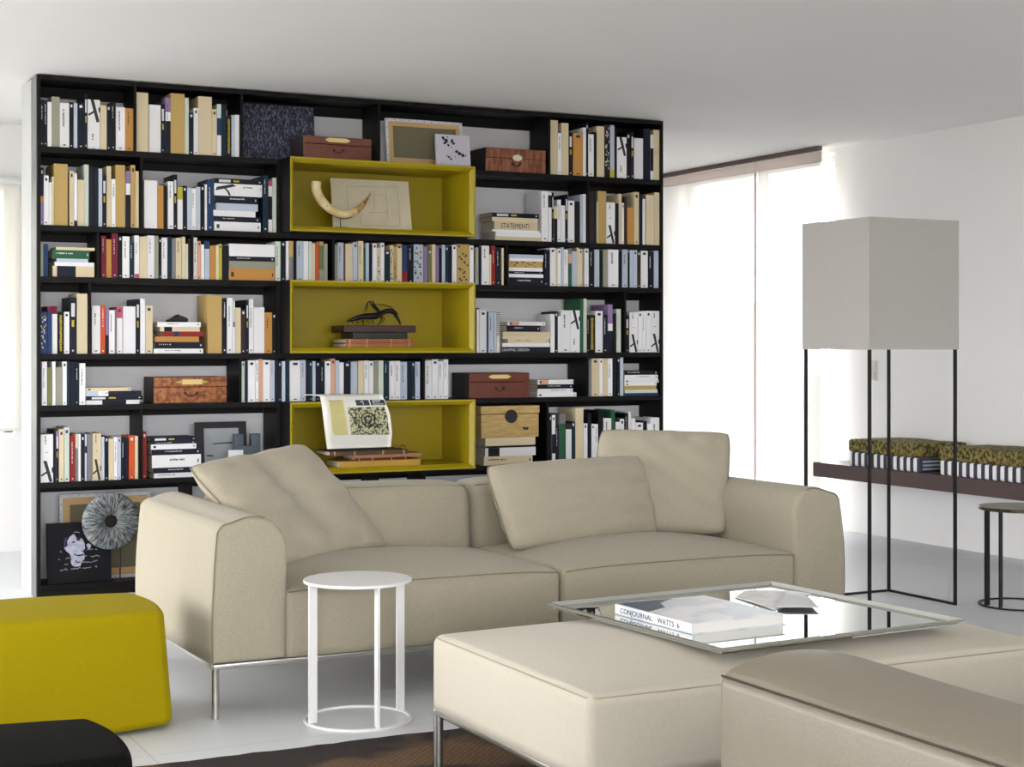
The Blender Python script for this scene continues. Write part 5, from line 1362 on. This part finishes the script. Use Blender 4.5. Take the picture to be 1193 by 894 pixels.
# pale wooden box with round medallion
y = BF+.004; x0, x1 = X_(560.3, y), X_(628.8, y)
M_PINE = mat('pale_worn_pine', (192,158,98), .55, noise=.12, nscale=12, stretch=(1,1,7), col2=(214,182,118))
import builtins
zb2 = STACK_TOP; zt = Zv(594, 473, y)
t = thing('wooden_box', ((x0+x1)/2, y, zb2), 'pale worn wooden box with a dark round medallion on a book pile', 'box')
hl = (zt-zb2)*.25
mb = MB(); mb.soft(x0+.004, x1-.004, y+.004, y+.2, zb2+.0005, zt-hl-.003, .003, seg=2, inner=0); part('body', mb, M_PINE, t)
mb = MB(); mb.soft(x0, x1, y, y+.202, zt-hl, zt, .004, seg=2, inner=0); part('lid', mb, M_PINE, t)
cu_ = wp(595.4, 485.2, y); R0 = .0385
mb = MB(); mb.cyl((cu_.x, y-.006, cu_.z), (cu_.x, y+.0012, cu_.z), R0, n=32); mb.tube([(cu_.x+R0*.8*math.cos(2*math.pi*k/24), y-.006, cu_.z+R0*.8*math.sin(2*math.pi*k/24)) for k in range(24)], .002, 5, closed=True); part('medallion', mb, mat('dark_bronze_medallion', (50,44,50), .5, metal=.3, noise=.2, nscale=60), t)
c2 = wp(613, 499.5, y); mb = MB(); rr = random.Random(8)
for k in range(7): mb.box(c2.x-.018+.005*k, c2.x-.018+.005*k+.004, y+.0030, y+.0041, c2.z-rr.uniform(.005,.010), c2.z+rr.uniform(.005,.010))
part('stamp_mark', mb, M_INKD, t)

# ---- bottom shelf: reversed canvas, portrait, woven disc
canvas_back(X_(70.5, 8.12), X_(177, 8.12), Z7+.001, Zv(120, 575.5, 8.12), 8.12, .08, .036, 'large reversed canvas with pine stretcher bars on the bottom shelf')
y = BF+.035
x0, x1 = X_(55.6, y), X_(130, y); zt = Zv(92, 609.5, y)
t = thing('portrait_print', ((x0+x1)/2, y, Z7), 'black square portrait print of a smiling face with white handwriting, bottom shelf', 'picture')
M = leanM(x0, y, Z7+.001, .10); w, h = x1-x0, (zt-Z7)/math.cos(.1)
mb = MB(); mb.box(0, w, 0, .02, 0, h, M=M); part('panel', mb, mat('blue_black_panel', (8,9,17), .6, spec=.3), t)
M_FACE = mat('pale_lilac_print', (176,178,206), .7, noise=.10, nscale=40, col2=(206,206,222)); M_FDARK = mat('panel_dark_ink', (22,20,36), .6)
# the print is 1013x894 zoom pixels from (50,605), scale 11.92
def fp_(a, b, e=.0007):
    u, v = 50+a/11.92, 605+b/11.92
    fx = (u-55.6)/(130-55.6); fz = 1-(v-609.5)/(678.5-609.5); return M @ Vector((w*fx, -e, h*fz))
def shape(pts, m, nm, e=.0007):
    mb = MB(); mb.poly([fp_(a, b, e) for a, b in pts], M.to_3x3() @ Vector((0, .0005, 0))); return part(nm, mb, m, t)
shape([(430,215),(380,250),(345,310),(350,370),(300,395),(330,440),(375,480),(400,545),(385,590),(410,640),(460,660),(520,655),(540,600),(580,560),(585,500),(560,455),(590,420),(585,350),(560,290),(520,262),(470,262),(455,230)], M_FACE, 'face_print')
shape([(610,365),(640,350),(680,375),(665,420),(635,430)], M_FACE, 'face_print')
shape([(300,280),(340,245),(350,300),(325,330),(340,380),(300,385)], mat('purple_hair_print', (66,50,88), .7), 'hair_print')  # purple area of the printed picture
for pts in ([(410,318),(440,308),(462,318),(440,332),(415,334)], [(430,478),(480,500),(580,492),(575,510),(500,520),(440,500)], [(440,560),(480,590),(530,600),(500,612),(455,595)], [(470,255),(540,262),(520,300),(480,310)], [(535,452),(600,442),(640,436),(600,465)]):
    shape(pts, M_FDARK, 'feature_ink', .0014)
mb = MB(); rr = random.Random(2)
def scrawl(a0, a1, b, amp, e=.0018):
    n = int((a1-a0)/9); P = [fp_(a0+(a1-a0)*i/n, b+amp*(rr.uniform(-1,1) if i % 2 else rr.uniform(-.3,.3)), e) for i in range(n+1)]
    mb.tube(P, .0013, 4)
for (a0, a1, b, amp) in ((320,400,535,12),(590,612,520,26),(665,790,530,14),(545,690,605,12),(700,760,590,22),(390,520,680,20),(550,670,680,14),(720,750,665,34),(240,340,690,22),(300,350,620,10),(620,700,440,14),(730,760,440,12),(240,262,450,18),(215,240,550,5),(440,520,190,14)): scrawl(a0, a1, b, amp)
part('handwriting', mb, mat('white_handwriting', (214,212,222), .7), t)
# disc
y = BF+.0
cc = wp(129.5, 607.5, 7.985); Rm = 33.0*8.02/FP*1.0
t = thing('woven_disc', (cc.x, 7.985, Z7), 'grey ridged stone disc with central hole, on the bottom shelf beside the portrait', 'ornament')
mb = MB(); n = 96; prof = [(.22,.004),(.26,-.006),(.40,-.016),(.65,-.020),(.85,-.014),(.96,-.004),(1.0,.008),(.96,.018),(.6,.024),(.24,.020),(.22,.004)]
vs = []; fs = []
for (r, d) in prof:
    for k in range(n):
        a = 2*math.pi*k/n; tw = a+r*1.1; rdg = .0016*math.cos(48*a+ r*9) if .25 < r < .97 and d < .01 else 0
        vs.append((cc.x+Rm*r*math.cos(a), cc.y+d+rdg, cc.z+Rm*r*math.sin(a)))
for i in range(len(prof)-1):
    for k in range(n): fs.append((i*n+k, (i+1)*n+k, (i+1)*n+(k+1) % n, i*n+(k+1) % n))
mb.add(vs, fs, 0, True)
def disc_mat():
    m = bpy.data.materials.new('grey_ridged_stone'); m.use_nodes = True; nt = m.node_tree; b = nt.nodes['Principled BSDF']; L = nt.links.new
    tc = nt.nodes.new('ShaderNodeTexCoord'); sp = nt.nodes.new('ShaderNodeSeparateXYZ'); L(tc.outputs['Object'], sp.inputs[0])
    zs = nt.nodes.new('ShaderNodeMath'); zs.operation = 'SUBTRACT'; zs.inputs[1].default_value = cc.z-Z7; L(sp.outputs['Z'], zs.inputs[0])
    at = nt.nodes.new('ShaderNodeMath'); at.operation = 'ARCTAN2'; L(zs.outputs[0], at.inputs[0]); L(sp.outputs['X'], at.inputs[1])
    cb = nt.nodes.new('ShaderNodeCombineXYZ'); L(at.outputs[0], cb.inputs[0])
    le = nt.nodes.new('ShaderNodeVectorMath'); le.operation = 'LENGTH'; c2_ = nt.nodes.new('ShaderNodeCombineXYZ'); L(sp.outputs['X'], c2_.inputs[0]); L(zs.outputs[0], c2_.inputs[1]); L(c2_.outputs[0], le.inputs[0]); L(le.outputs['Value'], cb.inputs[1])
    mp = nt.nodes.new('ShaderNodeMapping'); mp.inputs['Scale'].default_value = (13, 26, 1); L(cb.outputs[0], mp.inputs['Vector'])
    n_ = nt.nodes.new('ShaderNodeTexNoise'); n_.inputs['Scale'].default_value = 1.0; n_.inputs['Detail'].default_value = 6; n_.inputs['Distortion'].default_value = .6; L(mp.outputs[0], n_.inputs['Vector'])
    r = nt.nodes.new('ShaderNodeValToRGB'); e = r.color_ramp.elements; e[0].position = .38; e[0].color = srgb(46,52,62); e[1].position = .66; e[1].color = srgb(158,164,160)
    L(n_.outputs['Fac'], r.inputs['Fac']); L(r.outputs['Color'], b.inputs['Base Color']); b.inputs['Roughness'].default_value = .75
    return m
part('disc', mb, disc_mat(), t)
mb = MB(); mb.cyl((cc.x+.05, cc.y+.026, Z7+.001), (cc.x+.05, cc.y+.026, cc.z), .004, n=8); mb.box(cc.x, cc.x+.05, cc.y+.0245, cc.y+.0285, cc.z-.004, cc.z+.004); mb.cyl((cc.x, cc.y+.025, cc.z), (cc.x, cc.y+.029, cc.z), Rm*.3, n=24); mb.box(cc.x+.03, cc.x+.10, cc.y+.0, cc.y+.08, Z7+.0008, Z7+.006); part('stand_with_dark_disc', mb, M_IRON, t)  # stand, plus a dark disc added behind the hole to blacken it
